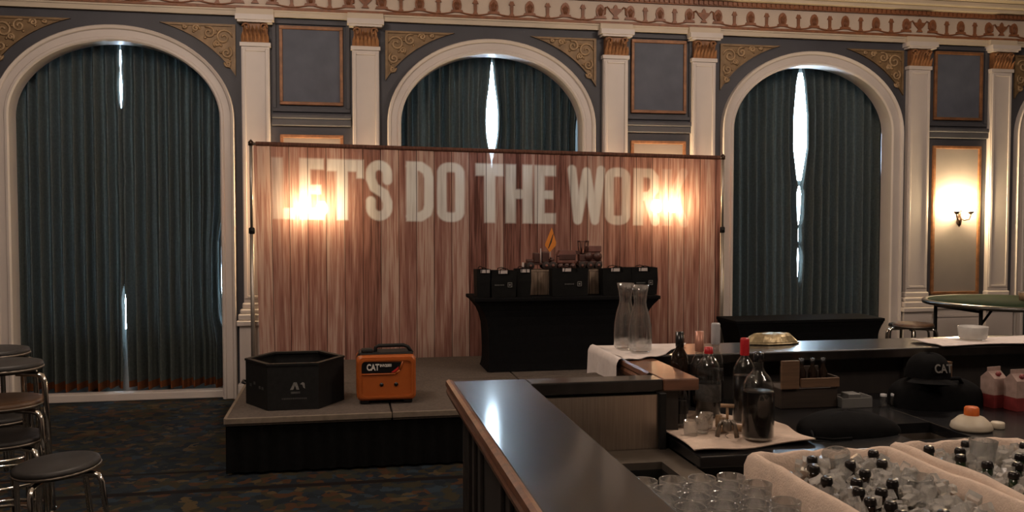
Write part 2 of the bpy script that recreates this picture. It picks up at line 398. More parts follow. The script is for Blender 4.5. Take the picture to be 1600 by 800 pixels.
# pilasters
PILX = [-.776, .224, 2.67, 3.596, 6.02, 7.005]
def leafcap(hw):
    m = MB(); n = 7
    m.box(-hw*.88, hw*.88, -.075, 0, 0, .175)
    for row, (z0, h, out) in enumerate([(0, .085, .022), (.055, .095, .034)]):
        for k in range(n - row):
            x = -hw + (k + .5 + row*.5)*2*hw/n
            wd = hw/n*.95
            m.add([(x-wd, -.075, z0), (x+wd, -.075, z0), (x+wd*.9, -.095, z0+h*.6), (x-wd*.9, -.095, z0+h*.6), (x, -.10-out, z0+h), (x, -.085, z0+h*.2)],
                  [(0, 5, 3), (5, 1, 2), (5, 2, 4), (5, 4, 3), (0, 1, 5)])
    for sx in (-1, 1):
        m.tube([(sx*(hw*.6 + .035*math.cos(t)*(1-t/9)), -.095, .135 + .035*math.sin(t)*(1-t/9)) for t in [q*.55 for q in range(13)]], .011, 6)
    return m
caps_me = leafcap(.125).mesh('capital', 'gold')
for px in PILX + [-3.216]:
    st = struct('pilaster', (px, WY, 0), 'white panelled pilaster with a gilded leaf capital')
    hw = .125
    s_ = MB().box(-hw, hw, -.060, 0, .89, 3.285).box(-hw-.012, hw+.012, -.075, 0, 3.25, 3.285).build('shaft', 'white', st)
    fr = MB()
    for x0, x1, z0, z1 in [(-hw+.008, -hw+.036, .93, 3.23), (hw-.036, hw-.008, .93, 3.23), (-hw+.036, hw-.036, .93, .955), (-hw+.036, hw-.036, 3.205, 3.23)]:
        fr.box(x0, x1, -.071, -.06, z0, z1, bev=.004)
    fr.build('panel_moulding', 'white', st)
    link('capital', caps_me, st, (0, 0, 3.285))
    MB().box(-hw-.028, hw+.028, -.115, 0, 3.462, 3.482).box(-hw-.045, hw+.045, -.13, 0, 3.482, 3.53).build('abacus', 'white', st)
    MB().box(-hw-.05, hw+.05, -.115, 0, .73, .79, bev=.012).box(-hw-.035, hw+.035, -.10, 0, .79, .835, bev=.014).box(-hw-.015, hw+.015, -.08, 0, .835, .89, bev=.012).build('base', 'white', st)
    MB().box(-hw-.065, hw+.065, -.13, 0, .68, .73, bev=.01).box(-hw-.04, hw+.04, -.10, 0, .14, .68).box(-hw-.06, hw+.06, -.12, 0, 0, .14, bev=.01).build('pedestal', 'white', st)
# wall panels between pilasters: framed fields, ledge, dado
BAY = [-.276, 3.133, 6.513]
def frame(mb, x0, x1, z0, z1, wd, y0, y1):
    mb.box(x0, x1, y0, y1, z1-wd, z1, bev=.004); mb.box(x0, x1, y0, y1, z0, z0+wd, bev=.004)
    mb.box(x0, x0+wd, y0, y1, z0+wd, z1-wd, bev=.004); mb.box(x1-wd, x1, y0, y1, z0+wd, z1-wd, bev=.004)
k = 6
for bx in BAY:
    st = struct('trim_%d' % k, (bx, WY, 0), 'framed wall panels between two pilasters'); k += 1
    MB().box(-.265, .265, -.010, 0, 2.755, 3.435).build('upper_field', 'panel_blue', st)
    m_ = MB(); frame(m_, -.29, .29, 2.73, 3.46, .030, -.030, 0); m_.build('upper_frame', 'gold', st)
    m_ = MB(); frame(m_, -.355, .355, 2.665, 3.51, .035, -.022, 0); m_.build('upper_surround', 'wall', st)
    MB().box(-.365, .365, -.05, 0, 2.60, 2.645, bev=.012).box(-.365, .365, -.035, 0, 2.535, 2.60, bev=.01).build('ledge', 'wall', st)
    MB().box(-.265, .265, -.010, 0, .88, 2.43).build('lower_field', 'panel_grey', st)
    m_ = MB(); frame(m_, -.29, .29, .855, 2.455, .030, -.030, 0); m_.build('lower_frame', 'gold', st)
    MB().box(-.375, .375, -.035, 0, 0, .70).box(-.375, .375, -.06, 0, .70, .76, bev=.01).build('dado', 'white', st)
    m_ = MB(); frame(m_, -.31, .31, .16, .64, .03, -.047, -.035); m_.build('dado_moulding', 'white', st)
# gilded spandrels
def spandrel(c, sgn):
    st = struct('trim_%d' % spandrel.k, (c, WY, 0), 'gilded scroll spandrel beside the arch'); spandrel.k += 1
    hw, ri = HO+.13, RO+.10
    xo = 1.035
    def arc(hw, ri, n=16, xmin=.33, xmax=1.035):
        out = []
        for q in range(n+1):
            x = xmin + (xmax-xmin)*q/n
            out.append((x, SPR + ri*math.sqrt(max(0, 1-(x/hw)**2))))
        return out
    top = 3.45
    a = [p for p in arc(hw, ri) if p[1] < top]
    xs = hw*math.sqrt(1-((top-SPR)/ri)**2)
    outer = [(xs, top)] + a + [(xo, top)]
    cen = Vector((.86, 3.31)); 
    inner = [tuple(cen + (Vector(p)-cen)*.86) for p in outer]
    MB().prism([(sgn*x, z) for x, z in outer], -.008, 0).build('ground', 'gold_dark', st)
    b_ = MB(); n = len(outer)
    for i in range(n):
        j = (i+1) % n
        b_.prism([(sgn*outer[i][0], outer[i][1]), (sgn*outer[j][0], outer[j][1]), (sgn*inner[j][0], inner[j][1]), (sgn*inner[i][0], inner[i][1])], -.022, -.004)
    b_.build('border', 'gold_dark', st)
    sc = MB()
    for cx, cz, r0, dr, a0 in [(.93, 3.33, .075, 1, .2), (.80, 3.37, .055, -1, 2), (.955, 3.19, .050, -1, 1), (.685, 3.405, .033, 1, 0), (.965, 3.09, .028, 1, 3), (.87, 3.27, .03, -1, 4), (.59, 3.42, .018, -1, 0)]:
        pts = []
        for q in range(22):
            t = q/21; rr = r0*(1-.85*t); an = a0 + dr*t*9
            pts.append((sgn*(cx+rr*math.cos(an)), -.012, cz+rr*math.sin(an)))
        sc.tube(pts, .011, 5)
        for q in range(3):
            an = a0+q*2.1
            px_, pz_ = cx+r0*1.05*math.cos(an), cz+r0*1.05*math.sin(an)
            sc.lathe([(.0, 0), (.013, .004), (.0, .01)], 6, T(sgn*px_, -.008, pz_, PI/2), cap=False)
    tag(sc.build('scroll_relief', 'gold_pale', st), None, None, None, 'stuff')
spandrel.k = 9
for c in ARCH[0:3]:
    for s_ in (-1, 1): spandrel(c, s_)
spandrel(ARCH[3], -1)
# entablature: cream bands, frieze, relief, cornice
ent = struct('trim_20', (0, WY, 0), 'cream entablature with rust relief frieze')
MB().box(XL, XR, -.045, 0, 3.53, 3.575).box(XL, XR, -.055, 0, 3.575, 3.59).build('architrave', 'cream', ent)
MB().box(XL, XR, -.060, 0, 3.59, 3.618, bev=.006).build('rust_fillet', 'rust', ent)
MB().box(XL, XR, -.030, 0, 3.618, 3.815).build('frieze_band', 'frieze', ent)
MB().box(XL, XR, -.065, 0, 3.815, 3.862).build('dentil_ground', 'rust', ent)
MB().box(XL, XR, -.14, 0, 3.862, 3.90, bev=.008).box(XL, XR, -.20, 0, 3.90, 3.95, bev=.012).box(XL, XR, -.30, 0, 3.95, 4.03, bev=.01).build('cornice', 'cream', ent)
cv = MB()
cv.grid(lambda u, v: (XL+(XR-XL)*u, -.30 - .55*(1-math.cos(v*PI/2)), 4.03 + .59*math.sin(v*PI/2)), 2, 14)
cv.build('cove', 'cream', ent)
dm = MB().box(-.017, .017, -.082, -.06, 3.822, 3.858).mesh('dentil', 'rust')
q = 0; x = -4.2
dall = MB()
while x < 8.6:
    if -3.2 < x < 7.8: link('dentil', dm, ent, (x, 0, 0)) if q < 300 else dall.box(x-.017, x+.017, -.082, -.06, 3.822, 3.858)
    x += .052; q += 1
if dall.v: tag(dall.build('far_dentils', 'rust', ent), None, None, None, 'stuff')
for px in PILX:
    MB().box(px-.165, px+.165, -.085, 0, 3.53, 3.59).build('break_block', 'cream', ent)
def palm():
    m = MB(); P = [(0, .13)]
    out = [(-.028, 0), (-.040, .03), (-.044, .06), (-.038, .095), (-.022, .120), (0, .130), (.022, .120), (.038, .095), (.044, .06), (.040, .03), (.028, 0)]
    m.prism(out, -.014, 0)
    for q in range(-2, 3): m.tube([(q*.005, -.016, .015), (q*.014, -.016, .10-abs(q)*.012)], .005, 5)
    m.prism([(-.062, -.012), (.062, -.012), (.052, .012), (-.052, .012)], -.016, 0)
    return m.mesh('palmette', 'rust')
def torch():
    m = MB(); m.prism([(-.013, -.01), (.013, -.01), (.016, .085), (-.016, .085)], -.014, 0)
    m.prism([(-.03, .085), (.03, .085), (.022, .10), (.010, .125), (0, .115), (-.010, .125), (-.022, .10)], -.016, 0)
    m.prism([(-.026, -.02), (.026, -.02), (.018, .0), (-.018, .0)], -.016, 0)
    return m.mesh('torch', 'rust')
def urn():
    m = MB(); m.prism([(-.035, 0), (.035, 0), (.014, .03), (.060, .075), (.070, .095), (.022, .10), (.015, .125), (0, .14), (-.015, .125), (-.022, .10), (-.070, .095), (-.060, .075), (-.014, .03)], -.018, 0)
    for s_ in (-1, 1):
        m.tube([(s_*.065, -.01, .095), (s_*.085, -.01, .115), (s_*.103, -.01, .110), (s_*.108, -.01, .05)], .008, 5)
        m.lathe([(0, -.012), (.012, 0), (0, .018)], 6, T(s_*.108, -.01, .045), cap=False)
    return m.mesh('urn', 'rust')
def swag(w):
    m = MB(); m.tube([(w*(-.5+q/10), -.008, .002 - .028*math.sin(PI*(q/10)*.5)) for q in range(11)], .0075, 5)
    return m
PM, TM, UM = palm(), torch(), urn()
zb = 3.655
def run(x0, x1, n):
    st = (x1-x0)/(n-1)
    sw = swag(st).mesh('swag', 'rust'); sw2 = MB().tube([(st*(.5-q/10), -.008, .002 - .028*math.sin(PI*(q/10)*.5)) for q in range(11)], .0075, 5).mesh('swag', 'rust')
    for i in range(n):
        link('palmette' if i % 2 == 0 else 'torch', PM if i % 2 == 0 else TM, ent, (x0+i*st, -.03, zb if i % 2 == 0 else zb-.005))
        if i < n-1: link('swag', sw if i % 2 == 0 else sw2, ent, (x0+(i+.5)*st, -.03, zb-.002))
for i in range(len(PILX)):
    link('urn', UM, ent, (PILX[i], -.03, zb-.008))
run(PILX[0]-3.44+1.0+.155, PILX[0]-.155, 13)
for i in (1, 3): run(PILX[i]+.155, PILX[i+1]-.155, 13)
for i in (0, 2, 4): run(PILX[i]+.155, PILX[i+1]-.155, 5)
run(PILX[5]+.155, PILX[5]+2.3, 13)
# baseboards between openings
for i, (x0, x1) in enumerate([(-4.38, -3.02), (-.96, -.9), (.36, .42), (2.47, 2.52), (3.74, 3.80), (5.85, 5.88), (7.14, 7.2)]):
    if x1-x0 > .3: tag(MB().box(x0, x1, WY-.02, WY, 0, .16).build('baseboard_back', 'white'), None, None, None, 'structure')

# =================================================================== DRAPES
def interp(tab, z):
    if z >= tab[0][0]: return tab[0][1]
    for (z0, a), (z1, b_) in zip(tab, tab[1:]):
        if z1 <= z <= z0: return a + (b_-a)*(z0-z)/(z0-z1)
    return tab[-1][1]
def drape(name, label, c, side, gx, gap, seed, edge_tab=None, amp=.066):
    rr = random.Random(seed); YD = WY+.265
    pl = 10
    ph = [rr.uniform(-.5, .5) for _ in range(pl*2+4)]; am = [rr.uniform(.55, 1.35) for _ in range(pl*2+4)]
    t = thing(name, label, 'curtain', (c+side*.9, YD, 0), 0, 'drapes in the arched windows')
    def pt(u, z):
        xo = c + side*.985; lk = 0 if edge_tab is None else interp(edge_tab, z)
        xi = gx + side*interp(gap, z)/2
        # pleats bunch and drift a little towards the hem
        uu = u + .018*math.sin(u*9+seed+z*1.3)*(1-z/3.4)
        x = xo + (gx-xo)*uu + (xi-gx)*max(uu, 0)**7 - side*lk*max(0, 1-uu)**6
        p = uu*pl; k_ = int(p) % (pl*2)
        wob = ph[k_]*(1-abs(2*(p-int(p))-1))
        a = amp*(.75+.45*(1-z/3.4))
        y = a*math.sin(2*PI*p + wob*1.2)*am[k_] + .35*a*math.sin(4*PI*p+ph[k_]+z*.6)*(1-z/3.6)
        e = min(1, (1-u)*14); y *= .25+.75*e
        return (x-(c+side*.9), y, z)
    z0 = .075
    MB().grid(lambda u, v: pt(u, .145+(3.33-.145)*v), 200, 46).build('drape_cloth', 'drape', t)
    MB().grid(lambda u, v: pt(u, z0 + .010*math.sin(u*19+seed) + (.145-z0)*v - (.010*math.sin(u*19+seed))*v), 200, 3).build('hem_band', 'hem', t)
    MB().tube([(c+side*.98-(c+side*.9), 0, 3.335), (gx-(c+side*.9), 0, 3.335)], .012, 8).build('heading_rod', 'steel_dark', t)
    return t
GL = [(3.33, .010), (3.12, .016), (3.06, .006), (2.92, .024), (2.75, .018), (2.64, -.01), (2.20, -.01), (2.16, .010), (2.08, -.008), (2.0, .010), (1.93, -.012), (1.06, -.01), (.91, .014), (.73, .008), (.55, .012), (.32, .018), (.07, .035)]
GC = [(3.33, -.01), (3.22, .012), (3.02, .045), (2.83, .095), (2.67, .115), (2.51, .10), (2.33, .035), (2.2, -.01), (.07, -.01)]
GR = [(3.33, .0), (3.27, .03), (3.12, .085), (2.77, .15), (2.43, .155), (2.09, .055), (2.03, .004), (1.97, .062), (1.68, .042), (1.58, .008), (1.48, .034), (1.41, .010), (1.27, .048), (1.0, .028), (.9, .005), (.8, .012), (.63, .004), (.07, -.01)]
side_leak = [(3.33, 0), (1.75, .06), (1.45, .135), (1.0, .14), (.75, .13), (.5, .0), (.07, 0)]
GL2 = [(z, abs(g)*.6-.01) for z, g in GL]
drape('curtain', 'dark teal drape half hanging behind the stools, window by the stools', ARCH[0], -1, -2.015, GL, 3)
drape('curtain', 'dark teal drape of the window by the stools, half next to the stage', ARCH[0], 1, -2.015, GL, 8, side_leak)
drape('curtain', 'dark blue-grey drape above the plank backdrop, half over the word DO', ARCH[1], -1, 1.478, GC, 12)
drape('curtain', 'dark blue-grey drape above the plank backdrop, half over the word THE', ARCH[1], 1, 1.478, GC, 17, [(3.33, 0), (2.8, .05), (2.6, .075), (.07, .075)])
drape('curtain', 'blue drape of the window with the widest daylight gap, half next to the backdrop', ARCH[2], -1, 4.825, GR, 23)
drape('curtain', 'blue drape of the window with the widest daylight gap, half next to the lit sconce', ARCH[2], 1, 4.825, GR, 29)
drape('curtain', 'dark drape in the cut-off arch past the last pilaster', ARCH[3], -1, 9.15, GC[-1:]+[(.07, -.01)], 31)

# =================================================================== SCONCES
def sconce():
    t = thing('wall_sconce', '', 'sconce', (0, 0, 0), 0, 'brass wall sconces on the panels')
    MB().lathe([(0, -.02), (.045, -.012), (.05, 0)], 18, T(0, 0, 0, PI/2), cap=False).lathe([(0, -.05), (.018, -.04), (.026, 0)], 12, T(0, 0, -.09, PI/2), cap=False).lathe([(0, -.10), (.02, -.07), (.028, -.02), (.014, .03), (.024, .06), (0, .09)], 12, T(0, -.03, -.06), cap=False).build('back_plate', 'bronze', t)
    for s_ in (-1, 1):
        MB().tube([(0, -.03, -.05), (s_*.03, -.07, -.085), (s_*.07, -.095, -.075), (s_*.085, -.10, -.035), (s_*.085, -.10, -.01)], .008, 8).build('arm', 'bronze', t)
        c_ = MB().lathe([(0, -.022), (.014, -.018), (.034, .004), (.036, .010), (0, .010)], 14, T(s_*.085, -.10, 0), cap=False).build('drip_cup', 'bronze', t)
        MB().lathe([(0, .012), (.022, .012), (.042, .030), (.055, .060), (.052, .095), (.036, .125), (.026, .140), (0, .142)], 18, T(s_*.085, -.10, 0), cap=False).build('glass_shade', 'glow_glass', t)
    MB().lathe([(0, .0), (.012, .01), (.007, .03), (.014, .045), (0, .07)], 10, T(0, -.05, 0), cap=False).build('finial', 'bronze', t)
    return t
s0 = sconce(); s0.location = (6.535, WY-.012, 1.74); s0['label'] = 'lit bronze wall sconce glowing above the round folding table'
dup(s0, (-.275, WY-.012, 1.69), label='lit sconce glowing through the backdrop beside the first letters')
dup(s0, (3.165, WY-.012, 1.72), label='lit sconce glowing through the backdrop past the last letters, paled for glare')

# =================================================================== STAGE
SZ = .375; SY0, SY1 = 5.96, 8.34; SX0 = -.755; SW = 1.07
t = thing('stage_platform', 'low carpeted stage with black skirting below the plank backdrop', 'stage', (0, 0, 0))
for i in range(4):
    for jy in range(2):
        x0 = SX0+i*SW; y0 = SY0 + jy*1.19
        MB().box(x0+.006, x0+SW-.006, y0+.006, y0+1.184, SZ-.05, SZ, bev=.004).build('deck_panel', 'deck', t)
e = MB()
for i in range(4): e.box(SX0+i*SW+.003, SX0+(i+1)*SW-.003, SY0-.006, SY0+.012, SZ-.035, SZ+.003, bev=.003)
e.box(SX0-.006, SX0+.012, SY0, SY1, SZ-.035, SZ+.003)
e.build('edge_trim', 'deck_edge', t)
def skirt(u, v):
    L1 = SY1-SY0; L2 = 4*SW; d = u*(L1+L2)
    rip = .010*math.sin(d*2*PI/.11) + .004*math.sin(d*31)
    z = .018 + (SZ-.06)*v; rip *= (1.25-v*.8)
    if d < L1: return (SX0+.02+rip, SY1-d, z)
    return (SX0+d-L1, SY0+.02+rip, z)
MB().grid(skirt, 500, 3).build('skirting', 'skirt', t)

# =================================================================== BACKDROP
BX0, BX1, BY = -.795, 3.712, 8.40
def ztop(x): return 2.345 - .068*(x-BX0)/(BX1-BX0)
def backdrop():
    t = thing('photo_backdrop', 'stretched fabric backdrop printed with weathered planks and white lettering', 'backdrop', (0, BY, 0))
    nx, nz = 640, 250
    X = np.linspace(BX0+.01, BX1-.012, nx+1); V = np.linspace(0, 1, nz+1)
    gx, gv = np.meshgrid(X, V)
    zt = 2.345-.068*(gx-BX0)/(BX1-BX0) - .012
    gz = .20 + (zt-.20)*gv
    gxw = gx + .045*np.exp(-((gx-BX0)/.25)**2)*(1-gv)*.9       # left edge drifts in towards the hem
    gy = .010*np.sin(gx*9.3)*(1.05-gv) + .006*np.sin(gx*23+1)*(1-gv*.7) + .004*np.sin(gx*61)*np.exp(-((1-gv)*14))
    # painted lettering
    mask = np.zeros_like(gx)
    zr = gz + .018*(gx+.6)                                      # lettering runs with the rail
    def seg(p, q_, th):
        px, pz = p; qx, qz = q_; dx, dz = qx-px, qz-pz; L_ = dx*dx+dz*dz+1e-9
        tt = np.clip(((gx-px)*dx+(zr-pz)*dz)/L_, 0, 1)
        d = np.hypot(gx-px-tt*dx, zr-pz-tt*dz)
        return np.clip((th/2-d)/.016+.5, 0, 1)
    def rect(x0, x1, z0, z1):
        d = np.minimum(np.minimum(gx-x0, x1-gx), np.minimum(zr-z0, z1-zr)); return np.clip(d/.016+.5, 0, 1)
    Z0, Z1 = 1.668, 2.225
    H_ = Z1-Z0; th = .088; wq = []
    def put(*ms):
        nonlocal mask
        for m_ in ms: mask = np.maximum(mask, m_)
    def poly(pts, th): put(*[seg(a, b_, th) for a, b_ in zip(pts, pts[1:])])
    def oval(x0, x1):
        r = (x1-x0)/2-th/2; cx = (x0+x1)/2; pts = []
        for k_ in range(25):
            an = 2*PI*k_/24; c_, s_ = math.cos(an), math.sin(an)
            pts.append((cx+r*math.copysign(abs(c_)**.75, c_), (Z0+Z1)/2 + math.copysign((H_/2-th/2-r*.8) + r*.8*abs(s_)**.8, s_) if abs(s_) > 1e-6 else (Z0+Z1)/2))
        poly(pts, th)
    # L E T ' S
    put(rect(-.63, -.63+.10, Z0, Z1), rect(-.63, -.43, Z0, Z0+.10))
    put(rect(-.385, -.285, Z0, Z1), rect(-.385, -.165, Z1-.10, Z1), rect(-.385, -.19, 1.90, 1.985), rect(-.385, -.165, Z0, Z0+.10))
    put(rect(-.135, .135, Z1-.11, Z1), rect(-.05, .05, Z0, Z1))
    put(rect(.13, .195, Z1-.17, Z1))
    x0, x1 = .215, .455
    def S_(x0, x1):
        r = (x1-x0)/2-th/2; cx = (x0+x1)/2; zu = Z1-th/2-r; zl = Z0+th/2+r
        pts = [(cx+r, zu-.06)] + [(cx+r*math.cos(a), zu+r*math.sin(a)) for a in [k_*PI/10 for k_ in range(11)]]
        pts += [(cx-r, zu-.05), (cx-r*.6, zu-.13), (cx+r*.6, zl+.13), (cx+r, zl+.05)]
        pts += [(cx+r*math.cos(a), zl+r*math.sin(a)) for a in [-k_*PI/10 for k_ in range(11)]] + [(cx-r, zl+.06)]
        poly(pts, th)
    S_(x0, x1)
    # D O
    x0, x1 = .585, .84
    put(rect(x0, x0+.105, Z0, Z1)); poly([(x0+.04, Z1-th/2), (x1-.12, Z1-th/2), (x1-.06, Z1-.085), (x1-th/2, Z1-.15), (x1-th/2, Z0+.15), (x1-.06, Z0+.085), (x1-.12, Z0+th/2), (x0+.04, Z0+th/2)], th)
    oval(.872, 1.132)
    # T H E
    put(rect(1.237, 1.507, Z1-.115, Z1), rect(1.32, 1.425, Z0, Z1))
    put(rect(1.525, 1.625, Z0, Z1), rect(1.69, 1.785, Z0, Z1), rect(1.56, 1.75, 1.90, 1.99))
    put(rect(1.805, 1.905, Z0, Z1), rect(1.805, 2.015, Z1-.10, Z1), rect(1.805, 1.99, 1.905, 1.985), rect(1.805, 2.015, Z0, Z0+.10))
    # W O R K
    poly([(2.175, Z1-.03), (2.235, Z0+.04), (2.32, Z1-.05), (2.405, Z0+.04), (2.465, Z1-.03)], .085)
    oval(2.505, 2.765)
    put(rect(2.795, 2.895, Z0, Z1)); poly([(2.84, Z1-th/2), (2.97, Z1-th/2), (3.01, Z1-.09), (3.01, 2.02), (2.96, 1.955), (2.84, 1.95)], th); poly([(2.94, 1.95), (3.02, Z0+.04)], th)
    put(rect(3.09, 3.19, Z0, Z1)); poly([(3.31, Z1-.03), (3.20, 1.97), (3.32, Z0+.03)], th)
    glare_wear = np.ones_like(gx)
    glare_wear *= np.clip(.35+.65*(gx+.6)/.85, .35, 1) * np.clip(1.0-.6*np.clip((gx-2.3)/.6, 0, 1), 0, 1) * np.where(gx > 3.06, .4, 1)  # outer letters paled in the mask to imitate sconce glare
    glare_wear *= .92+.08*np.sin(gx*17+gz*5)*np.sin(gz*13+gx*3)
    mask *= np.clip(glare_wear, 0, 1)
    n = (nx+1)*(nz+1)
    co = np.stack([gxw, gy, gz], -1).reshape(n, 3)
    ii = np.arange(nz)[:, None]*(nx+1) + np.arange(nx)[None, :]
    fc = np.stack([ii, ii+1, ii+nx+2, ii+nx+1], -1).reshape(-1, 4)
    me = bpy.data.meshes.new('printed_cloth'); me.vertices.add(n); me.vertices.foreach_set('co', co.ravel())
    me.loops.add(fc.size); me.loops.foreach_set('vertex_index', fc.ravel().astype(np.int32))
    me.polygons.add(len(fc)); me.polygons.foreach_set('loop_start', np.arange(0, fc.size, 4, dtype=np.int32)); 
    me.update(calc_edges=True)
    me.polygons.foreach_set('use_smooth', np.ones(len(fc), bool))
    uv = me.uv_layers.new(name='UVMap'); U = np.stack([gx-BX0+1, gz], -1).reshape(n, 2)[fc.ravel()]
    uv.data.foreach_set('uv', U.ravel())
    at = me.attributes.new('print', 'FLOAT', 'POINT'); at.data.foreach_set('value', mask.ravel())
    me.materials.append(M['plank']); me.validate(); link('printed_cloth', me, t)
    # sleeve over the rail
    MB().grid(lambda u, v: (BX0+.03+(BX1-BX0-.05)*u, .020*math.cos(v*2*PI)*(1+.15*math.sin(u*180)), ztop(BX0+(BX1-BX0)*u) + .020*math.sin(v*2*PI)), 160, 10).build('rail_sleeve', 'sleeve', t)
    MB().tube([(BX0-.02, 0, ztop(BX0)), (BX1+.02, 0, ztop(BX1))], .014, 8).build('top_rail', 'pole', t)
    for x_, zt_ in ((BX0-.012, ztop(BX0)), (BX1+.010, ztop(BX1))):
        p_ = MB().tube([(x_, 0, 0.012), (x_, 0, 1.56)], .019, 10).tube([(x_, 0, 1.56), (x_, 0, zt_-.01)], .014, 10).build('upright', 'pole', t)
        MB().lathe([(.019, -.03), (.027, -.022), (.027, .022), (.019, .03)], 12, T(x_, 0, 1.56)).tube([(x_, 0, 1.56), (x_, -.045, 1.56)], .009, 8).build('clamp_knob', 'black_metal', p_)
        MB().lathe([(.014, -.02), (.024, -.016), (.024, .016), (.010, .03), (0, .04)], 12, T(x_, 0, zt_)).build('end_cap', 'bronze', p_)
        MB().box(x_-.10, x_+.10, -.06 if x_ > 0 else -.04, .10, 0, .012).build('base_plate', 'black_metal', p_)
backdrop()

# =================================================================== FIRE PIT RING, GENERATOR (on the stage)
def flat_text(txt, size, m, parent, loc, rot, name='lettering', bold=.0, sx=1.0):
    c = bpy.data.curves.new('lettering', 'FONT'); c.body = txt; c.size = size; c.extrude = .0008; c.offset = bold; c.align_x = 'CENTER'; c.align_y = 'CENTER'
    o = bpy.data.objects.new('lettering_tmp', c); COL.objects.link(o)
    dg = bpy.context.evaluated_depsgraph_get(); me = bpy.data.meshes.new_from_object(o.evaluated_get(dg))
    bpy.data.objects.remove(o); me.materials.clear(); me.materials.append(M[m])
    return link(name, me, parent, loc, rot, (sx, 1, 1))
def mesh_prism(poly, d0, d1): return MB().prism(poly, d0, d1)
t = thing('fire_pit_ring', 'black hexagonal fire pit ring with a white mark on its front', 'fire pit', (-.335, 6.455, SZ+.003))
Rh = .337; hh = .300
for k_ in range(6):
    a0 = -2*PI/3 + k_*PI/3; a1 = a0+PI/3
    p0, p1 = Vector((Rh*math.cos(a0), Rh*math.sin(a0))), Vector((Rh*math.cos(a1), Rh*math.sin(a1)))
    q0, q1 = p0*.965, p1*.965
    MB().prism([tuple(p0), tuple(p1), tuple(q1), tuple(q0)], 0, hh, 'z').build('side_panel', 'black_metal', t)
    r0, r1 = p0*1.02, p1*1.02; s0_, s1_ = p0*.90, p1*.90
    MB().prism([tuple(r0), tuple(r1), tuple(s1_), tuple(s0_)], hh, hh+.014, 'z').build('rim', 'black_metal', t)
yf = -Rh*math.sin(PI/3)-.001
lg = MB()
lg.prism([(-.020, .135), (.004, .185), (.024, .185), (.040, .135), (.022, .135), (.012, .165), (.0, .135)], yf-.001, yf)
lg.prism([(.045, .172), (.062, .185), (.075, .178), (.078, .140), (.066, .150), (.060, .168)], yf-.001, yf)
lg.build('front_mark', 'print_grey', t)
ln = MB(); ln.box(-.015, .045, yf-.001, yf, .108, .122)
for q in range(14): ln.box(-.075+q*.012, -.075+q*.012+.008, yf-.001, yf, .070, .080)
ln.build('small_print', 'print_dim', t)
MB().tube([(-.335, -.03, .14), (-.357, -.03, .15), (-.357, .06, .15), (-.335, .06, .14)], .008, 6).build('handle', 'black_metal', t)
sm = MB()
for u_, v_ in [(.2, .13), (.38, .15), (.62, .13), (.75, .13)]:
    a, b_ = Vector((Rh*math.cos(PI), 0)), Vector((Rh*math.cos(-2*PI/3), Rh*math.sin(-2*PI/3)))
    c_ = a+(b_-a)*u_; d_ = a+(b_-a)*(u_+.09); nrm = Vector((-.866, -.5))*.002
    sm.add([(c_.x+nrm.x, c_.y+nrm.y, v_), (d_.x+nrm.x, d_.y+nrm.y, v_), (d_.x+nrm.x, d_.y+nrm.y, v_+.02), (c_.x+nrm.x, c_.y+nrm.y, v_+.02)], [(0, 1, 2, 3)])
sm.build('side_print', 'print_dim', t)

t = thing('generator', 'orange and black portable generator standing on the stage', 'generator', (.293, 6.255, SZ+.003))
def rrect(x0, x1, z0, z1, r, n=5):
    pts = []
    for cx, cz, a0 in [(x1-r, z1-r, 0), (x0+r, z1-r, PI/2), (x0+r, z0+r, PI), (x1-r, z0+r, 3*PI/2)]:
        for k_ in range(n+1): pts.append((cx+r*math.cos(a0+k_*PI/2/n), cz+r*math.sin(a0+k_*PI/2/n)))
    return pts
def loft(rings):
    m = MB(); n = len(rings[0]); vs = [p for r in rings for p in r]
    fs = [(i*n+k_, i*n+(k_+1) % n, (i+1)*n+(k_+1) % n, (i+1)*n+k_) for i in range(len(rings)-1) for k_ in range(n)]
    fs += [tuple(range(n)), tuple(range((len(rings)-1)*n, len(rings)*n))[::-1]]
    return m.add(vs, fs)
def shell(y, s, x0=-.206, x1=.206, z0=.022, z1=.335, r=.035): return [((x-(x0+x1)/2)*s+(x0+x1)/2, y, (z-.18)*s+.18) for x, z in rrect(x0, x1, z0, z1, r)]
loft([shell(-.012, .93), shell(0, .985), shell(.03, 1), shell(.075, 1)]).build('front_shell', 'orange', t)
loft([shell(.075, .985), shell(.20, .985)]).build('middle_band', 'black_metal', t)
loft([shell(.20, 1), shell(.265, 1), shell(.285, .95)]).build('rear_shell', 'orange', t)
# raised rim on the front face
def ringm(inner, outer, y0, y1):
    m = MB(); n = len(inner)
    for i in range(n):
        j = (i+1) % n; m.prism([outer[i], outer[j], inner[j], inner[i]], y0, y1)
    return m
ringm(rrect(-.172, .172, .055, .300, .03), rrect(-.186, .186, .041, .314, .035), -.020, -.008).build('front_rim', 'orange', t)
pb = [(-.175, .218), (.055, .218), (.082, .240), (.102, .290), (-.168, .296)]
MB().prism(pb, -.0165, -.010).build('badge_panel', 'black_gloss', t)
rb = MB(); 
for (x0, z0), (x1, z1) in [((-.180, .208), (.060, .208)), ((.060, .208), (.092, .234)), ((.092, .234), (.112, .296))]: rb.tube([(x0, -.014, z0), (x1, -.014, z1)], .006, 6)
rb.build('badge_border', 'orange', t)
MB().prism([(.030, .219), (.054, .219), (.081, .241), (.084, .262), (.066, .246)], -.0175, -.0165).build('badge_red_flash', 'red', t)
flat_text('CAT', .060, 'print_white', t, (-.094, -.0172, .256), (PI/2, 0, 0), bold=.0022, sx=.72)
flat_text('INV2000', .026, 'print_white', t, (-.006, -.0172, .268), (PI/2, 0, 0), name='model_lettering', bold=.0009, sx=.85)
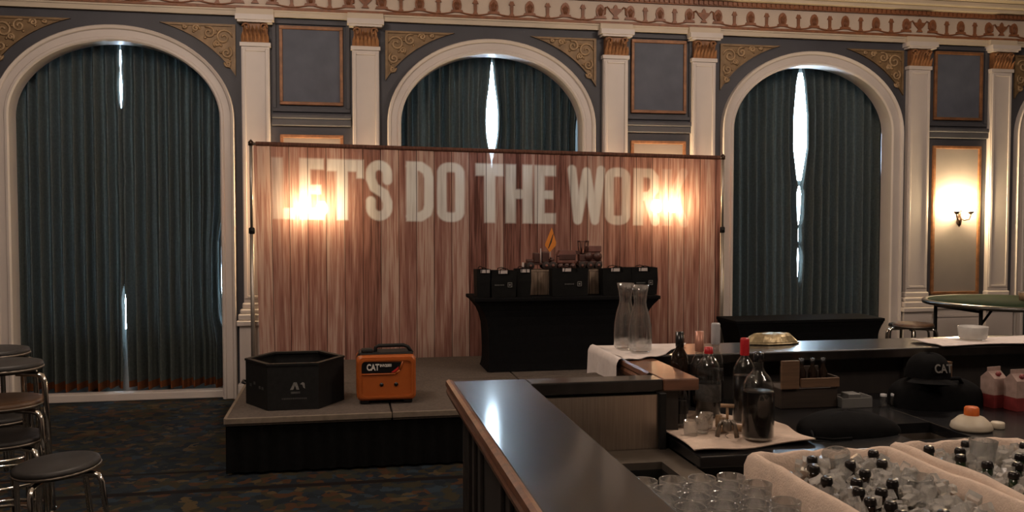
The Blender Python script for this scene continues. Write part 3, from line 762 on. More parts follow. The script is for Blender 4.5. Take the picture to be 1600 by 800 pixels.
for x_ in (-.035, .065): MB().lathe([(0, -.004), (.013, -.003), (.014, .003), (0, .004)], 14, T(x_, -.013, .135, PI/2), cap=False).build('panel_screw', 'black_gloss', t)
MB().box(-.19, .19, .055, .24, .315, .350, bev=.012).box(-.17, -.09, .06, .16, .345, .372, bev=.010).build('top_cover', 'black_metal', t)
MB().tube([(-.075, .10, .335), (-.070, .10, .380), (-.05, .10, .392), (.125, .10, .392), (.155, .10, .380), (.185, .10, .335)], .013, 8).build('carry_handle', 'black_metal', t)
for sx in (-.15, .15):
    MB().box(sx-.03, sx+.03, .01, .26, 0, .028, bev=.006).build('foot', 'black_metal', t)

# =================================================================== TABLE WITH STRETCH COVER + GOODS
def stretch_table(name, label, x0, x1, y0, y1, zb, zt, waist):
    cx, cy = (x0+x1)/2, (y0+y1)/2; hx, hy = (x1-x0)/2, (y1-y0)/2
    t = thing(name, label, 'table', (cx, cy, zb))
    H_ = zt-zb
    MB().box(-hx, hx, -hy, hy, H_-.03, H_, bev=.006).build('tabletop', 'black_cloth', t)
    N = 64
    def ring(z, ins, cv_):
        out = []
        for s_ in range(4):
            for k_ in range(N//4):
                u = k_/(N//4)*2-1
                b_ = cv_*(1-u*u)
                if s_ == 0: p = (u*(hx-ins), -(hy-ins*.5)+b_)
                elif s_ == 1: p = (hx-ins-b_, u*(hy-ins*.5))
                elif s_ == 2: p = (-u*(hx-ins), hy-ins*.5-b_)
                else: p = (-(hx-ins)+b_, -u*(hy-ins*.5))
                out.append((*p, z))
        return out
    lv = []
    for v in [0, .03, .1, .25, .45, .62, .74, .83, .90, .95, 1]:
        ins = interp(waist, v); lv.append(ring(.004+(H_-.012)*v, ins, .02*math.sin(v*PI)))
    loft(lv).build('stretch_cover', 'black_cloth', t)
    for sx in (-1, 1):
        for sy in (-1, 1): MB().lathe([(.028, 0), (.03, .006), (.02, .03)], 10, T(sx*(hx-.155), sy*(hy-.09), 0)).build('leg', 'black_metal', t)
    return t
waistS = [(1, .004), (.95, .02), (.88, .060), (.78, .100), (.6, .125), (.3, .135), (.06, .130), (0, .115)]
TZ = 1.005
stretch_table('display_table', 'black stretch-covered table on the stage holding black bags', 1.07, 2.69, 7.33, 7.88, SZ+.002, TZ, waistS)
def gift_bag(x0, x1, y0, d, h, label, logo_x=None, bar=1, side_lean=0):
    cx = (x0+x1)/2; w_ = (x1-x0)/2
    t = thing('gift_bag', label, 'bag', (cx, y0, TZ+.002), 0, 'black gift bags on the display table')
    m = MB(); tp = [(-w_, -.004), (w_, 0), (w_-.004+side_lean, d), (-w_+.004, d)]
    wob = lambda s_: [(x+R.uniform(-.004, .004), y+R.uniform(-.004, .004)) for x, y in tp]
    bt = [(-w_+.006, .004), (w_-.006, .004), (w_-.006, d-.004), (-w_+.006, d-.004)]
    t1 = wob(0)
    vs = [(*p, 0) for p in bt] + [(*p, h*.55) for p in wob(0)] + [(*p, h+R.uniform(-.008, .006)) for p in t1]
    c0 = Vector((0, d/2)); inn = [tuple(c0+(Vector(p)-c0)*.97) for p in t1]
    vs += [(*p, h-.004) for p in inn] + [(*p, h*.6) for p in inn]
    fs = [(0, 1, 2, 3)] + [(i*4+k_, i*4+(k_+1) % 4, (i+1)*4+(k_+1) % 4, (i+1)*4+k_) for i in range(4) for k_ in range(4)] + [(16, 17, 18, 19)]
    m.add(vs, fs); m.build('bag_body', 'bag', t)
    tg = MB(); tg.box(-w_*.45, -w_*.45+.075, -.012, -.008, h-.025, h+.002).build('white_tag', 'tissue', t)
    for yy in (-.006, d):
        MB().tube([(-w_*.35, yy-.003, h-.03), (-w_*.3, yy-.006, h+.012), (0, yy-.006, h+.02), (w_*.3, yy-.006, h+.012), (w_*.35, yy-.003, h-.03)], .004, 6).build('cord_handle', 'bag', t)
    if logo_x is not None:
        l_ = MB()
        for q in range(6): l_.box(logo_x-.11+q*.014, logo_x-.11+q*.014+.010, -.0065, -.0045, .098, .110)
        l_.build('word_print', 'print_dim', t)
        s_ = MB(); x_ = logo_x
        for a in [(x_, x_+.038, .085, .090), (x_, x_+.038, .121, .126), (x_, x_+.005, .085, .126), (x_+.033, x_+.038, .085, .126), (x_+.012, x_+.026, .098, .113)]: s_.box(a[0], a[1], -.007, -.0045, a[2], a[3])
        s_.build('square_mark', 'print_grey', t)
    return t
gift_bag(1.10, 1.215, 7.40, .20, .232, 'narrow end-on black gift bag at the window end of the table')
gift_bag(1.222, 1.435, 7.39, .14, .225, 'black gift bag with a dim square mark, second bag from the free end', .03)
gift_bag(1.442, 1.565, 7.42, .16, .232, 'plain slim black gift bag beside the gap showing pale crate')
gift_bag(1.745, 2.065, 7.40, .15, .237, 'single black gift bag in front of the machine models', .06)
gift_bag(2.20, 2.455, 7.42, .15, .232, 'plain wide black gift bag behind the glass carafes')
gift_bag(2.462, 2.70, 7.44, .14, .232, 'black gift bag at the table end nearest the bar', .035)
# pale crate with machine models
t = thing('wooden_crate', 'pale weathered wooden crate behind the middle gift bags', 'crate', (1.94, 7.70, TZ+.002))
for q in range(8): MB().box(-.37+q*.0925, -.37+q*.0925+.088, -.115, -.100, 0, .20, bev=.002).build('slat', 'crate', t)
for q in range(8): MB().box(-.37+q*.0925, -.37+q*.0925+.088, .100, .115, 0, .20, bev=.002).build('slat', 'crate', t)
MB().box(-.372, .372, -.118, .118, .20, .215, bev=.003).build('lid', 'crate', t)
MB().box(-.37, -.355, -.1, .1, 0, .2).box(.355, .37, -.1, .1, 0, .2).build('end_board', 'crate', t)
CZ = TZ+.002+.217
def wheel(parent, x, y, z, r, w_, m='toy_dark'):
    o = MB().lathe([(0, -w_/2), (r*.5, -w_/2), (r*.55, -w_*.35), (r*.9, -w_/2), (r, -w_*.3), (r, w_*.3), (r*.9, w_/2), (r*.55, w_*.35), (r*.5, w_/2), (0, w_/2)], 16, T(x, y, z, PI/2), cap=False).build('wheel', m, parent)
    MB().lathe([(0, 0), (r*.35, .002), (r*.3, .006), (0, .008)], 10, T(x, y-w_/2, z, PI/2), cap=False).build('hub', 'toy_light', o)
t = thing('toy_tractor', 'dark red toy loader with an open cab frame on the crate', 'toy', (2.11, 7.68, CZ))
for x_ in (-.04, .035, .110):
    for y_ in (-.05, .05): wheel(t, x_, y_, .034, .034, .03)
MB().box(-.07, .15, -.04, .04, .034, .07, bev=.006).build('chassis', 'toy', t)
MB().box(.015, .14, -.04, .04, .152, .205, bev=.005).box(.0, .145, -.035, .035, .07, .10, bev=.006).box(.02, .13, -.03, .03, .10, .152).build('engine_body', 'toy_light', t)
for x_ in (.025, .105): MB().lathe([(0, -.012), (.038, -.010), (.040, 0), (.040, .07), (.038, .08), (0, .082)], 18, T(x_, -.038, .112, -PI/2), cap=False).build('side_drum', 'toy', t)
cf = MB()
for y_ in (-.038, .038):
    cf.tube([(-.045, y_, .135), (-.055, y_, .245), (.02, y_, .245), (.012, y_, .135)], .007, 6, closed=True)
    cf.tube([(-.018, y_, .14), (-.018, y_, .245)], .004, 6)
for x_, z_ in [(-.045, .135), (-.055, .245), (.02, .245), (.012, .135)]: cf.tube([(x_, -.038, z_), (x_, .038, z_)], .007, 6)
cf.build('cab_frame', 'toy', t)
MB().prism([(-.125, .145), (-.05, .125), (.0, .13), (-.06, .16), (-.11, .165)], -.03, .03).box(-.06, .01, -.04, .04, .07, .13, bev=.006).build('hood', 'toy', t)
t = thing('toy_dumper', 'low dusty red toy dump body between the loader and the sign', 'toy', (1.935, 7.68, CZ))
MB().box(-.085, .085, -.035, .035, .05, .12, bev=.012).prism([(-.09, .12), (.09, .12), (.075, .165), (-.06, .165)], -.04, .04).build('dump_body', 'toy_light', t)
MB().box(-.07, .08, -.042, -.036, .085, .13, bev=.002).build('side_plate', 'toy', t)
for x_ in (-.055, .0, .055): wheel(t, x_, -.03, .026, .026, .02, 'toy'); wheel(t, x_, .03, .026, .026, .02, 'toy')
t = thing('toy_truck', 'small dark red toy truck with a tall exhaust pipe on the crate', 'toy', (1.69, 7.68, CZ))
for x_, r_ in [(-.085, .034), (.055, .036), (.115, .036)]:
    for y_ in (-.05, .05): wheel(t, x_, y_, r_, r_, .03)
MB().box(-.11, .15, -.036, .036, .04, .06, bev=.004).build('chassis', 'toy', t)
MB().box(-.05, .0, -.045, .045, .06, .145, bev=.008).box(-.11, -.05, -.04, .04, .06, .09, bev=.01).build('cab', 'toy', t)
MB().box(.02, .085, -.045, .045, .06, .155, bev=.010).build('tank', 'toy', t)
MB().tube([(.009, -.05, .06), (.006, -.05, .185)], .0055, 8).build('exhaust_pipe', 'tissue', t)
MB().lathe([(0, 0), (.028, .004), (.028, .014), (.012, .02), (.016, .03), (0, .03)], 12, T(.115, 0, .072), cap=False).build('hitch', 'toy', t)
t = thing('sign_post', 'amber diamond road sign with a dark slash on a thin pole', 'sign', (1.805, 7.735, CZ), rz=.10)
MB().tube([(0, 0, 0), (0, 0, .30)], .004, 6).build('pole', 'tissue', t)
MB().prism([(.012, .365), (-.048, .225), (-.050, .205), (-.006, .150), (.048, .205), (.052, .235)], -.012, -.004).build('sign_plate', 'sign', t)
MB().prism([(.020, .305), (.028, .315), (.010, .235), (-.018, .180), (-.024, .182), (-.002, .245)], -.0135, -.012).build('slash_mark', 'toy_dark', t)
MB().lathe([(.02, 0), (.022, .004), (.006, .012)], 10).build('foot', 'toy', t)
t = thing('toy_cone', 'tiny pale topped marker standing at the end of the toy truck', 'toy', (1.545, 7.66, TZ+.002))
MB().lathe([(.024, 0), (.024, .12), (.022, .236), (0, .236)], 10, cap=False).build('pedestal', 'toy', t)
MB().lathe([(.010, .236), (.010, .275), (.007, .280), (0, .28)], 10, cap=False).build('pale_top', 'tissue', t)

# =================================================================== BAR
B = 1.07
bar = thing('bar_counter', 'dark lacquered bar counter wrapping round the bottles and ice bins', 'bar', (0, 0, 0))
def top(x0, x1, y0, y1): return MB().box(x0, x1, y0, y1, B-.045, B, bev=.006)
top(.385, .655, .75, 3.205).build('arm_top', 'bar_top', bar)
top(.655, 1.15, 3.10, 3.205).build('step_top', 'bar_top', bar)
top(1.15, 1.29, 3.10, 3.66).build('return_top', 'bar_edge', bar)
top(1.15, 4.2, 3.66, 3.985).build('back_top', 'bar_top', bar)
# moulded mahogany nosing on the customers' side
def nosing(path, name):
    m = MB(); prof_ = [(0, B+.004), (.012, B+.008), (.022, B+.002), (.024, B-.014), (.018, B-.022), (.022, B-.034), (.018, B-.050), (.004, B-.060), (-.004, B-.060)]
    n = len(prof_); vs = []; fs = []
    for i, (x, y, nx_, ny_) in enumerate(path):
        for d, z in prof_: vs.append((x+nx_*d, y+ny_*d, z))
    for i in range(len(path)-1):
        for k_ in range(n-1): fs.append((i*n+k_, i*n+k_+1, (i+1)*n+k_+1, (i+1)*n+k_))
    m.add(vs, fs); return m.build(name, 'bar_edge', bar)
nosing([(.385, .75, -1, 0), (.385, 3.205, -1, 0)], 'edge_moulding')
nosing([(1.15, 3.215, -1, 0), (1.15, 3.985, -1, 0)], 'edge_moulding')
# customer side panels and inner faces
MB().box(.425, .455, .78, 3.16, 0.10, B-.045).box(.43, 1.19, 3.13, 3.16, .10, B-.045).box(1.19, 1.22, 3.13, 3.94, .10, B-.045).box(1.19, 4.2, 3.91, 3.94, .10, B-.045).build('outer_panel', 'bar_side', bar)
pn = MB()
for y_ in [.85, 1.35, 1.85, 2.35, 2.85]:
    frame_y = [(y_, y_+.42)]
    for a, b_ in frame_y:
        pn.box(.413, .425, a, a+.05, .2, .98, bev=.003).box(.413, .425, b_-.05, b_, .2, .98, bev=.003) if b_ < 3.15 else pn.box(.413, .425, a, a+.05, .2, .98, bev=.003)
for y_ in (2.98, 3.02, 3.06, 3.10): pn.box(.412, .425, y_, y_+.018, .15, 1.0, bev=.003)
pn.build('raised_moulding', 'bar_side', bar)
MB().box(.44, .50, .8, 3.12, 0, .10).box(.44, 1.19, 3.08, 3.12, 0, .10).box(1.23, 4.2, 3.86, 3.9, 0, .10).build('toe_kick', 'black_metal', bar)
MB().box(.62, .64, .78, 3.10, .2, B-.045).build('inner_panel', 'bar_in', bar)
MB().box(1.22, 4.2, 3.74, 3.76, .2, B-.045).build('back_inner_panel', 'bar_in', bar)
MB().box(.645, 1.125, 3.085, 3.10, .80, B-.052).build('steel_backsplash', 'steel', bar)
MB().box(1.125, 1.150, 3.065, 3.105, .74, B-.045, bev=.003).build('corner_post', 'black_metal', bar)
for x_ in (1.85, 2.55, 3.25): MB().box(x_, x_+.022, 3.72, 3.74, .84, B-.05).build('inner_batten', 'bar_in', bar)
# work station behind the bar
st = thing('underbar_station', 'steel and black work counter inside the bar', 'counter', (0, 0, 0))
C = .86
def hole_top(x0, x1, y0, y1, hx0, hx1, hy0, hy1, z0, z1):
    return MB().box(x0, hx0, y0, y1, z0, z1).box(hx1, x1, y0, y1, z0, z1).box(hx0, hx1, y0, hy0, z0, z1).box(hx0, hx1, hy1, y1, z0, z1)
hole_top(.645, 1.165, .9, 3.08, .80, 1.075, 2.60, 2.91, .795, .82).build('drainboard', 'steel_dark', st)
MB().box(.80, 1.075, 2.60, 2.91, .60, .61).box(.795, .80, 2.60, 2.91, .60, .795).box(1.075, 1.08, 2.60, 2.91, .60, .795).box(.8, 1.075, 2.595, 2.60, .60, .795).box(.8, 1.075, 2.91, 2.915, .60, .795).build('sink_well', 'black_metal', st)
MB().box(1.17, 2.02, 2.80, 3.71, C-.04, C, bev=.004).box(2.26, 4.0, 2.80, 3.71, C-.04, C, bev=.004).box(2.02, 2.26, 3.12, 3.71, C-.04, C).box(2.02, 2.26, 2.80, 2.88, C-.04, C).build('work_shelf', 'black_gloss', st)
MB().box(2.02, 2.26, 2.88, 3.12, .70, .71).box(2.015, 2.022, 2.88, 3.12, .70, C-.04).box(2.258, 2.265, 2.88, 3.12, .70, C-.04).box(2.02, 2.26, 2.876, 2.882, .70, C-.04).box(2.02, 2.26, 3.118, 3.124, .70, C-.04).build('sink_basin', 'steel_dark', st)
MB().box(1.17, 4.0, 2.83, 2.85, .10, C-.04).build('front_panel', 'black_metal', st)
MB().box(.66, 1.15, .95, .97, .1, .79).build('end_panel', 'black_metal', st)
MB().box(1.18, 4.0, 1.2, 2.79, .66, .70, bev=.004).build('ice_well_deck', 'steel_dark', st)
MB().box(1.2, 4.0, 1.25, 2.75, 0, .66).build('cabinet_body', 'black_metal', st)
MB().box(.66, 1.14, 1.0, 2.55, 0, .79).box(1.2, 4.0, 2.86, 3.68, 0, .69).build('base_cabinet', 'black_metal', st)

# =================================================================== CLOTHS
def cloth_patch(name, label, pts, m, z, amp=.004, seed=1, hang=None, cat='napkin'):
    # four-corner patch (bilinear) with soft wrinkles and thickness
    t = thing(name, label, cat, (0, 0, 0)); rr = random.Random(seed)
    k1, k2, k3 = rr.uniform(6, 10), rr.uniform(7, 12), rr.uniform(0, 6)
    def fn(u, v, dz):
        a, b_, c_, d_ = [Vector(p) for p in pts]
        p = a*(1-u)*(1-v) + b_*u*(1-v) + c_*u*v + d_*(1-u)*v
        p.x += .006*math.sin(v*9+k3); p.y += .006*math.sin(u*11+k3)
        zz = z + .004 + amp*(.8+math.sin(u*k1+v*3+k3)*.55+math.sin(v*k2-u*4)*.45) + dz
        return (p.x, p.y, zz)
    m_ = MB(); m_.grid(lambda u, v: fn(u, v, .003), 30, 24).grid(lambda u, v: fn(u, v, 0), 30, 24)
    m_.build('cloth_sheet', m, t)
    return t
t = cloth_patch('folded_napkin', 'white linen napkin under the carafes, hanging over the bar corner', [(1.135, 3.52, 0), (1.30, 3.585, 0), (1.57, 3.94, 0), (1.135, 3.95, 0)], 'napkin', B, .003, 2)
hg = MB()
def hang(u, v):
    y = 3.52+.43*u; bend = min(1, v*6)
    zz = B+.010 - .145*max(0, v-.08)*(1-.25*math.sin(u*3)) + .010*math.sin(PI*min(1, v*5))*.6
    return (1.136-.034*math.sin(min(1, v*4)*PI/2)-.006*math.sin(u*14)*v, y, zz)
hg.grid(hang, 24, 16).build('hanging_fold', 'napkin', t)
cloth_patch('bar_cloth', 'white bar cloth under the glass dish on the far counter', [(2.70, 3.65, 0), (3.5, 3.655, 0), (3.6, 3.86, 0), (2.68, 3.88, 0)], 'napkin', B, .004, 5, cat='cloth')
cloth_patch('bottle_towel', 'cream towel spread under the spirit bottles', [(1.160, 2.835, 0), (1.64, 2.90, 0), (1.66, 3.24, 0), (1.18, 3.56, 0)], 'towel', C, .0075, 9, cat='towel')

# =================================================================== GLASSWARE
def carafe(label, loc):
    t = thing('glass_carafe', label, 'carafe', loc, 0, 'glass carafes on the napkin')
    o = [(0, 0), (.046, 0), (.051, .006), (.052, .06), (.049, .11), (.040, .16), (.029, .195), (.0265, .215), (.030, .245), (.038, .287)]
    i_ = [(.036, .287), (.028, .245), (.0245, .215), (.027, .195), (.038, .16), (.047, .11), (.050, .06), (.048, .012), (0, .010)]
    MB().lathe(o+i_, 32, cap=False).build('carafe_glass', 'glass', t)
    return t
carafe('clear glass carafe at the back of the pair on the napkin', (1.235, 3.815, B+.016))
carafe('clear glass carafe at the front of the pair on the napkin', (1.262, 3.695, B+.016))
tum = MB().lathe([(0, 0), (.028, 0), (.031, .004), (.034, .04), (.040, .100), (.0385, .101), (.037, .098), (.031, .045), (.028, .014), (0, .012)], 24, cap=False).mesh('tumbler', 'tumbler_glass')
t = thing('brightening_mat', 'pale mat added under the clustered tumblers to brighten them', 'mat', (0, 0, 0))
MB().box(.69, 1.16, 1.86, 2.42, .8205, .825, bev=.002).build('mat_sheet', 'napkin', t)  # pale sheet added so the tumblers look brighter from below
gp = []
for r_ in range(6):
    for c_ in range(6):
        x_ = .735 + c_*.086 + (r_ % 2)*.043; y_ = 2.36 - r_*.080
        if x_ < 1.150: gp.append((x_, y_, r_, c_))
ORD = 'first second third fourth fifth sixth seventh eighth ninth tenth eleventh twelfth thirteenth fourteenth fifteenth sixteenth'.split()
for x_, y_, r_, c_ in gp:
    tag(link('tumbler', tum, None, (x_+R.uniform(-.002, .002), y_+R.uniform(-.002, .002), .826)), 'clear tumbler, %s from the bar arm, %s row from the sink well' % (ORD[c_], ORD[r_]), 'glass', 'tumblers on the drainboard')
t = thing('glass_dish', 'round clear glass dish on the white bar cloth', 'dish', (2.955, 3.78, B+.017))
MB().lathe([(0, 0), (.055, 0), (.062, .006), (.068, .058), (.065, .060), (.058, .014), (0, .012)], 30, cap=False).build('dish_glass', 'frosted', t)

# =================================================================== ICE BINS
def bin_(x0, x1, y0, y1, label, seed):
    rr = random.Random(seed)
    cx, cy = (x0+x1)/2, (y0+y1)/2; hx, hy = (x1-x0)/2, (y1-y0)/2; zb = .702; H_ = .245
    t = thing('ice_bin', label, 'bin', (cx, cy, zb), 0)
    MB().box(-hx+.02, hx-.02, -hy+.02, hy-.02, 0, .012).box(-hx+.02, -hx+.03, -hy+.02, hy-.02, 0, H_-.012).box(hx-.03, hx-.02, -hy+.02, hy-.02, 0, H_-.012).box(-hx+.03, hx-.03, -hy+.02, -hy+.03, 0, H_-.012).box(-hx+.03, hx-.03, hy-.03, hy-.02, 0, H_-.012).build('tub', 'steel_dark', t)
    # towel draped over the rim: outside fall, rim roll, inside fall
    per = []
    for a, b_ in [((-hx, -hy), (hx, -hy)), ((hx, -hy), (hx, hy)), ((hx, hy), (-hx, hy)), ((-hx, hy), (-hx, -hy))]:
        for k_ in range(16): per.append((a[0]+(b_[0]-a[0])*k_/16, a[1]+(b_[1]-a[1])*k_/16))
    lev = [(.000, .07, 1), (.002, .15, 1), (.0, .215, .6), (.006, H_-.004, .3), (.016, H_+.008, .3), (.030, H_+.006, .3), (.040, H_-.02, .5), (.046, H_-.08, 1), (.050, H_-.16, 1)]
    n = len(per); vs = []
    nz_ = [(rr.uniform(-1, 1), rr.uniform(-1, 1)) for _ in per]
    for li, (ins, z, wv) in enumerate(lev):
        for i, (x, y) in enumerate(per):
            w1 = nz_[i][0]*.6+nz_[i-1][0]*.4; w2 = nz_[i][1]*.6+nz_[i-1][1]*.4
            kx, ky = (hx-ins)/hx, (hy-ins)/hy
            bump = .009*wv*w1
            vs.append((x*(kx+bump/hx), y*(ky+bump/hy), z + (  .009*w2 if 2 < li < 6 else .012*w2*(li == 0))))
    fs = [(l*n+i, l*n+(i+1) % n, (l+1)*n+(i+1) % n, (l+1)*n+i) for l in range(len(lev)-1) for i in range(n)]
    MB().add(vs, fs, True).build('liner_towel', 'towel', t)
    # ice
    ic = MB(); lvl = H_-.012
    for _ in range(800):
        s_ = rr.uniform(.014, .036); h_ = s_/2
        mx_ = T(rr.uniform(-hx+.07, hx-.07), rr.uniform(-hy+.07, hy-.07), rr.uniform(lvl-.05, lvl+.012), rr.uniform(0, 6), rr.uniform(0, 6), rr.uniform(0, 6))
        ic.box(-h_, h_, -h_*.9, h_*.9, -h_*.7, h_*.7, mx_)
    tag(ic.build('ice_cubes', 'ice'), 'loose ice cubes filling the towel-lined bin %s' % ('by the tumblers' if seed == 1 else 'away from the tumblers'), 'ice', None, 'stuff').location = (cx, cy, zb)
    return t
bin_(1.185, 1.665, 1.30, 2.49, 'towel-lined ice bin of dark-capped bottles beside the tumblers', 1)
bin_(1.682, 2.15, 1.30, 2.53, 'towel-lined ice bin of bottles on the side away from the tumblers', 2)
bb_ = [(0, 0), (.028, 0), (.0305, .005), (.0305, .125), (.027, .150), (.016, .180), (.0135, .195), (.0135, .222)]
bme = {k_: MB().lathe(bb_+[(0, .222)], 16, cap=False).mesh('glass_body', k_) for k_ in ('brown_glass', 'green_glass')}
cme = MB().lathe([(.0155, .214), (.0165, .218), (.0150, .228), (.012, .232), (0, .233)], 18, cap=False).mesh('crown_cap', 'cap')
lme = MB().lathe([(.0308, .04), (.0308, .105)], 16, cap=False).mesh('label_band', 'print_grey')
def beer(x, y, z, kind, label, group):
    t = thing('beer_bottle', label, 'bottle', (x, y, z), 0, group, rot=(R.uniform(-.10, .10), R.uniform(-.10, .10), R.uniform(0, 6)))
    link('glass_body', bme[kind], t); link('crown_cap', cme, t); link('label_band', lme, t)
cap1 = [(1.268, 2.275), (1.268, 2.18), (1.300, 2.265), (1.318, 2.135), (1.272, 2.045), (1.418, 2.305), (1.565, 2.40), (1.322, 2.045), (1.268, 1.955), (1.385, 2.205), (1.345, 2.345), (1.32, 1.93), (1.43, 2.10), (1.50, 2.32), (1.272, 1.86), (1.40, 1.86)]
for i, (x_, y_) in enumerate(sorted(cap1, key=lambda p: -p[1])): beer(x_, y_, .738, 'brown_glass', 'brown capped bottle in the bin beside the tumblers, %s from the shelf' % ORD[i], 'bottles in the bin by the tumblers')
cap2 = [(1.755, 2.41), (1.772, 2.29), (1.80, 2.37), (1.79, 2.20), (2.04, 2.40), (1.845, 2.20), (1.775, 2.09), (1.83, 2.08), (1.90, 2.42), (1.93, 2.26), (2.05, 2.25)]
for i, (x_, y_) in enumerate(sorted(cap2, key=lambda p: -p[1])): beer(x_, y_, .738, 'green_glass', 'dark green bottle in the ice bin away from tumblers, %s from the shelf' % ORD[i], 'bottles in the bin away from the tumblers')
t_up = [(1.53, 2.15, .86), (1.86, 2.33, .90), (1.44, 2.40, .875)]
for (x_, y_, z_), lb in zip(t_up, ['clear glass half sunk in the ice near the middle bottles', 'clear glass standing on the ice of the bin away from tumblers', 'clear glass half sunk in ice at the bin end under the shelf']):
    o = link('ice_glass', tum, None, (x_, y_, z_), (R.uniform(-.3, .3), R.uniform(-.3, .3), 0)); tag(o, lb, 'glass')

# =================================================================== SPIRIT BOTTLES
def bottle(name, label, loc, prof_, m, liq=None, capm='cap', cap_p=None, lab=None):
    t = thing(name, label, 'bottle', loc)
    if liq is None: MB().lathe(prof_, 26, cap=False).build('glass_body', m, t)
    else:
        inn = [(max(r-.0025, 0), z) for r, z in prof_[1:]][::-1] + [(0, .006)]
        MB().lathe(prof_+inn, 26, cap=False).build('glass_body', m, t)
        fill = [(0, .007)] + [(max(r-.0032, 0), max(z, .007)) for r, z in prof_[1:] if z < liq]
        rl = fill[-1][0]; fill += [(rl, liq), (0, liq)]
        MB().lathe(fill, 24, cap=False).build('liquor', 'dark_liquor', t)
    MB().lathe(cap_p, 18, cap=False).build('bottle_cap', capm, t)
    if lab: MB().lathe([(lab[2]+.0006, lab[0]), (lab[2]+.0006, lab[1])], 24, cap=False).build('paper_label', lab[3], t)
    return t
zT = C+.017
bottle('rum_bottle', 'large round-shouldered bottle of dark spirit at the towel edge', (1.452, 2.955, zT), [(0, 0), (.052, 0), (.057, .008), (.057, .165), (.053, .192), (.041, .218), (.022, .238), (.0175, .252), (.0155, .285), (.0155, .293)], 'bottle_glass', .168, 'black_gloss', [(.0165, .272), (.018, .276), (.018, .302), (.012, .306), (0, .306)])
bottle('whisky_bottle', 'clear shouldered bottle with a tall bright red cap', (1.512, 3.195, zT), [(0, 0), (.040, 0), (.044, .008), (.044, .185), (.040, .212), (.026, .238), (.015, .252), (.014, .275)], 'bottle_glass', .18, 'red_cap', [(.0165, .258), (.0175, .262), (.0170, .318), (.015, .324), (0, .324)])
bottle('gin_bottle', 'clear bottle with a small red pourer cap at the towel back', (1.425, 3.335, zT), [(0, 0), (.046, 0), (.050, .008), (.050, .165), (.044, .20), (.028, .225), (.016, .24), (.0155, .25)], 'bottle_glass', .12, 'red_cap', [(.0165, .246), (.0175, .25), (.016, .272), (0, .274)], (.06, .13, .05, 'print_dim'))
bottle('liqueur_bottle', 'slim bottle with copper foil neck behind the red pourer', (1.442, 3.47, zT), [(0, 0), (.036, 0), (.038, .006), (.038, .17), (.028, .205), (.016, .225), (.015, .27)], 'bottle_glass', .13, 'pink_cap', [(.017, .235), (.018, .24), (.018, .318), (0, .32)])
bottle('vodka_bottle', 'slim bottle with a clear frosted stopper, tallest of the group', (1.515, 3.475, zT), [(0, 0), (.034, 0), (.036, .006), (.036, .18), (.027, .215), (.016, .235), (.015, .28)], 'bottle_glass', .16, 'clear_plastic', [(.0165, .262), (.0185, .268), (.0185, .345), (.016, .35), (0, .35)])
bottle('wine_bottle', 'black wine bottle beside the bar corner post', (1.372, 3.51, zT), [(0, 0), (.036, 0), (.038, .006), (.038, .19), (.030, .22), (.016, .245), (.015, .30), (0, .30)], 'brown_glass', None, 'black_gloss', [(.0165, .25), (.0175, .255), (.0175, .312), (0, .314)])
bottle('mini_bottle', 'squat black-labelled bottle against the corner post', (1.255, 3.20, zT), [(0, 0), (.028, 0), (.030, .006), (.030, .10), (.022, .125), (.013, .14), (.012, .155)], 'bottle_glass', .09, 'black_gloss', [(.0135, .145), (.0145, .148), (.0140, .17), (0, .172)], (.045, .095, .030, 'black_gloss'))
shot = MB().lathe([(0, 0), (.022, 0), (.024, .004), (.027, .055), (.0255, .056), (.021, .014), (0, .012)], 20, cap=False).mesh('shot_glass', 'glass')
for (x_, y_), lb in zip([(1.225, 3.02), (1.285, 3.06), (1.330, 3.13)], ['shot glass on the towel nearest the corner post', 'shot glass between two others on the towel', 'shot glass on the towel nearest the pale corks']):
    tag(link('shot_glass', shot, None, (x_, y_, zT)), lb, 'glass', 'shot glasses on the towel')
ck = MB().lathe([(0, 0), (.011, 0), (.0125, .003), (.0125, .042), (.011, .045), (0, .045)], 14, cap=False).mesh('wine_cork', 'cork')
for (x_, y_, rx_, rz_), lb in zip([(1.375, 3.085, 0, 0), (1.405, 3.07, PI/2, .6), (1.38, 3.13, 0, 0), (1.345, 3.045, PI/2, 2.0)], ['cork standing upright in front of the others', 'cork lying on the towel by the dark spirit bottle', 'cork standing upright behind the others', 'cork lying on the towel by the shot glasses']):
    tag(link('wine_cork', ck, None, (x_, y_, zT+.001 if rx_ == 0 else zT+.0135), (rx_, 0, rz_)), lb, 'cork', 'corks on the towel')
t = thing('corkscrew', 'winged metal corkscrew standing open on the towel', 'corkscrew', (1.335, 2.955, zT), rz=-.4)
MB().lathe([(.016, .03), (.017, .032), (.016, .062), (.010, .07), (0, .071)], 14, cap=False).build('collar', 'steel_dark', t)
MB().tube([(-.024, 0, .118), (.024, 0, .118)], .007, 8).tube([(0, 0, .06), (0, 0, .118)], .005, 8).build('handle', 'cork', t)
for s_ in (-1, 1): MB().tube([(s_*.014, 0, .066), (s_*.026, 0, .05), (s_*.034, 0, .006)], [.007, .007, .009], 8).build('wing', 'steel_dark', t)
MB().tube([(.006*math.cos(q*.9), .006*math.sin(q*.9), .06-q*.0028) for q in range(21)], .0018, 5).build('worm', 'steel', t)

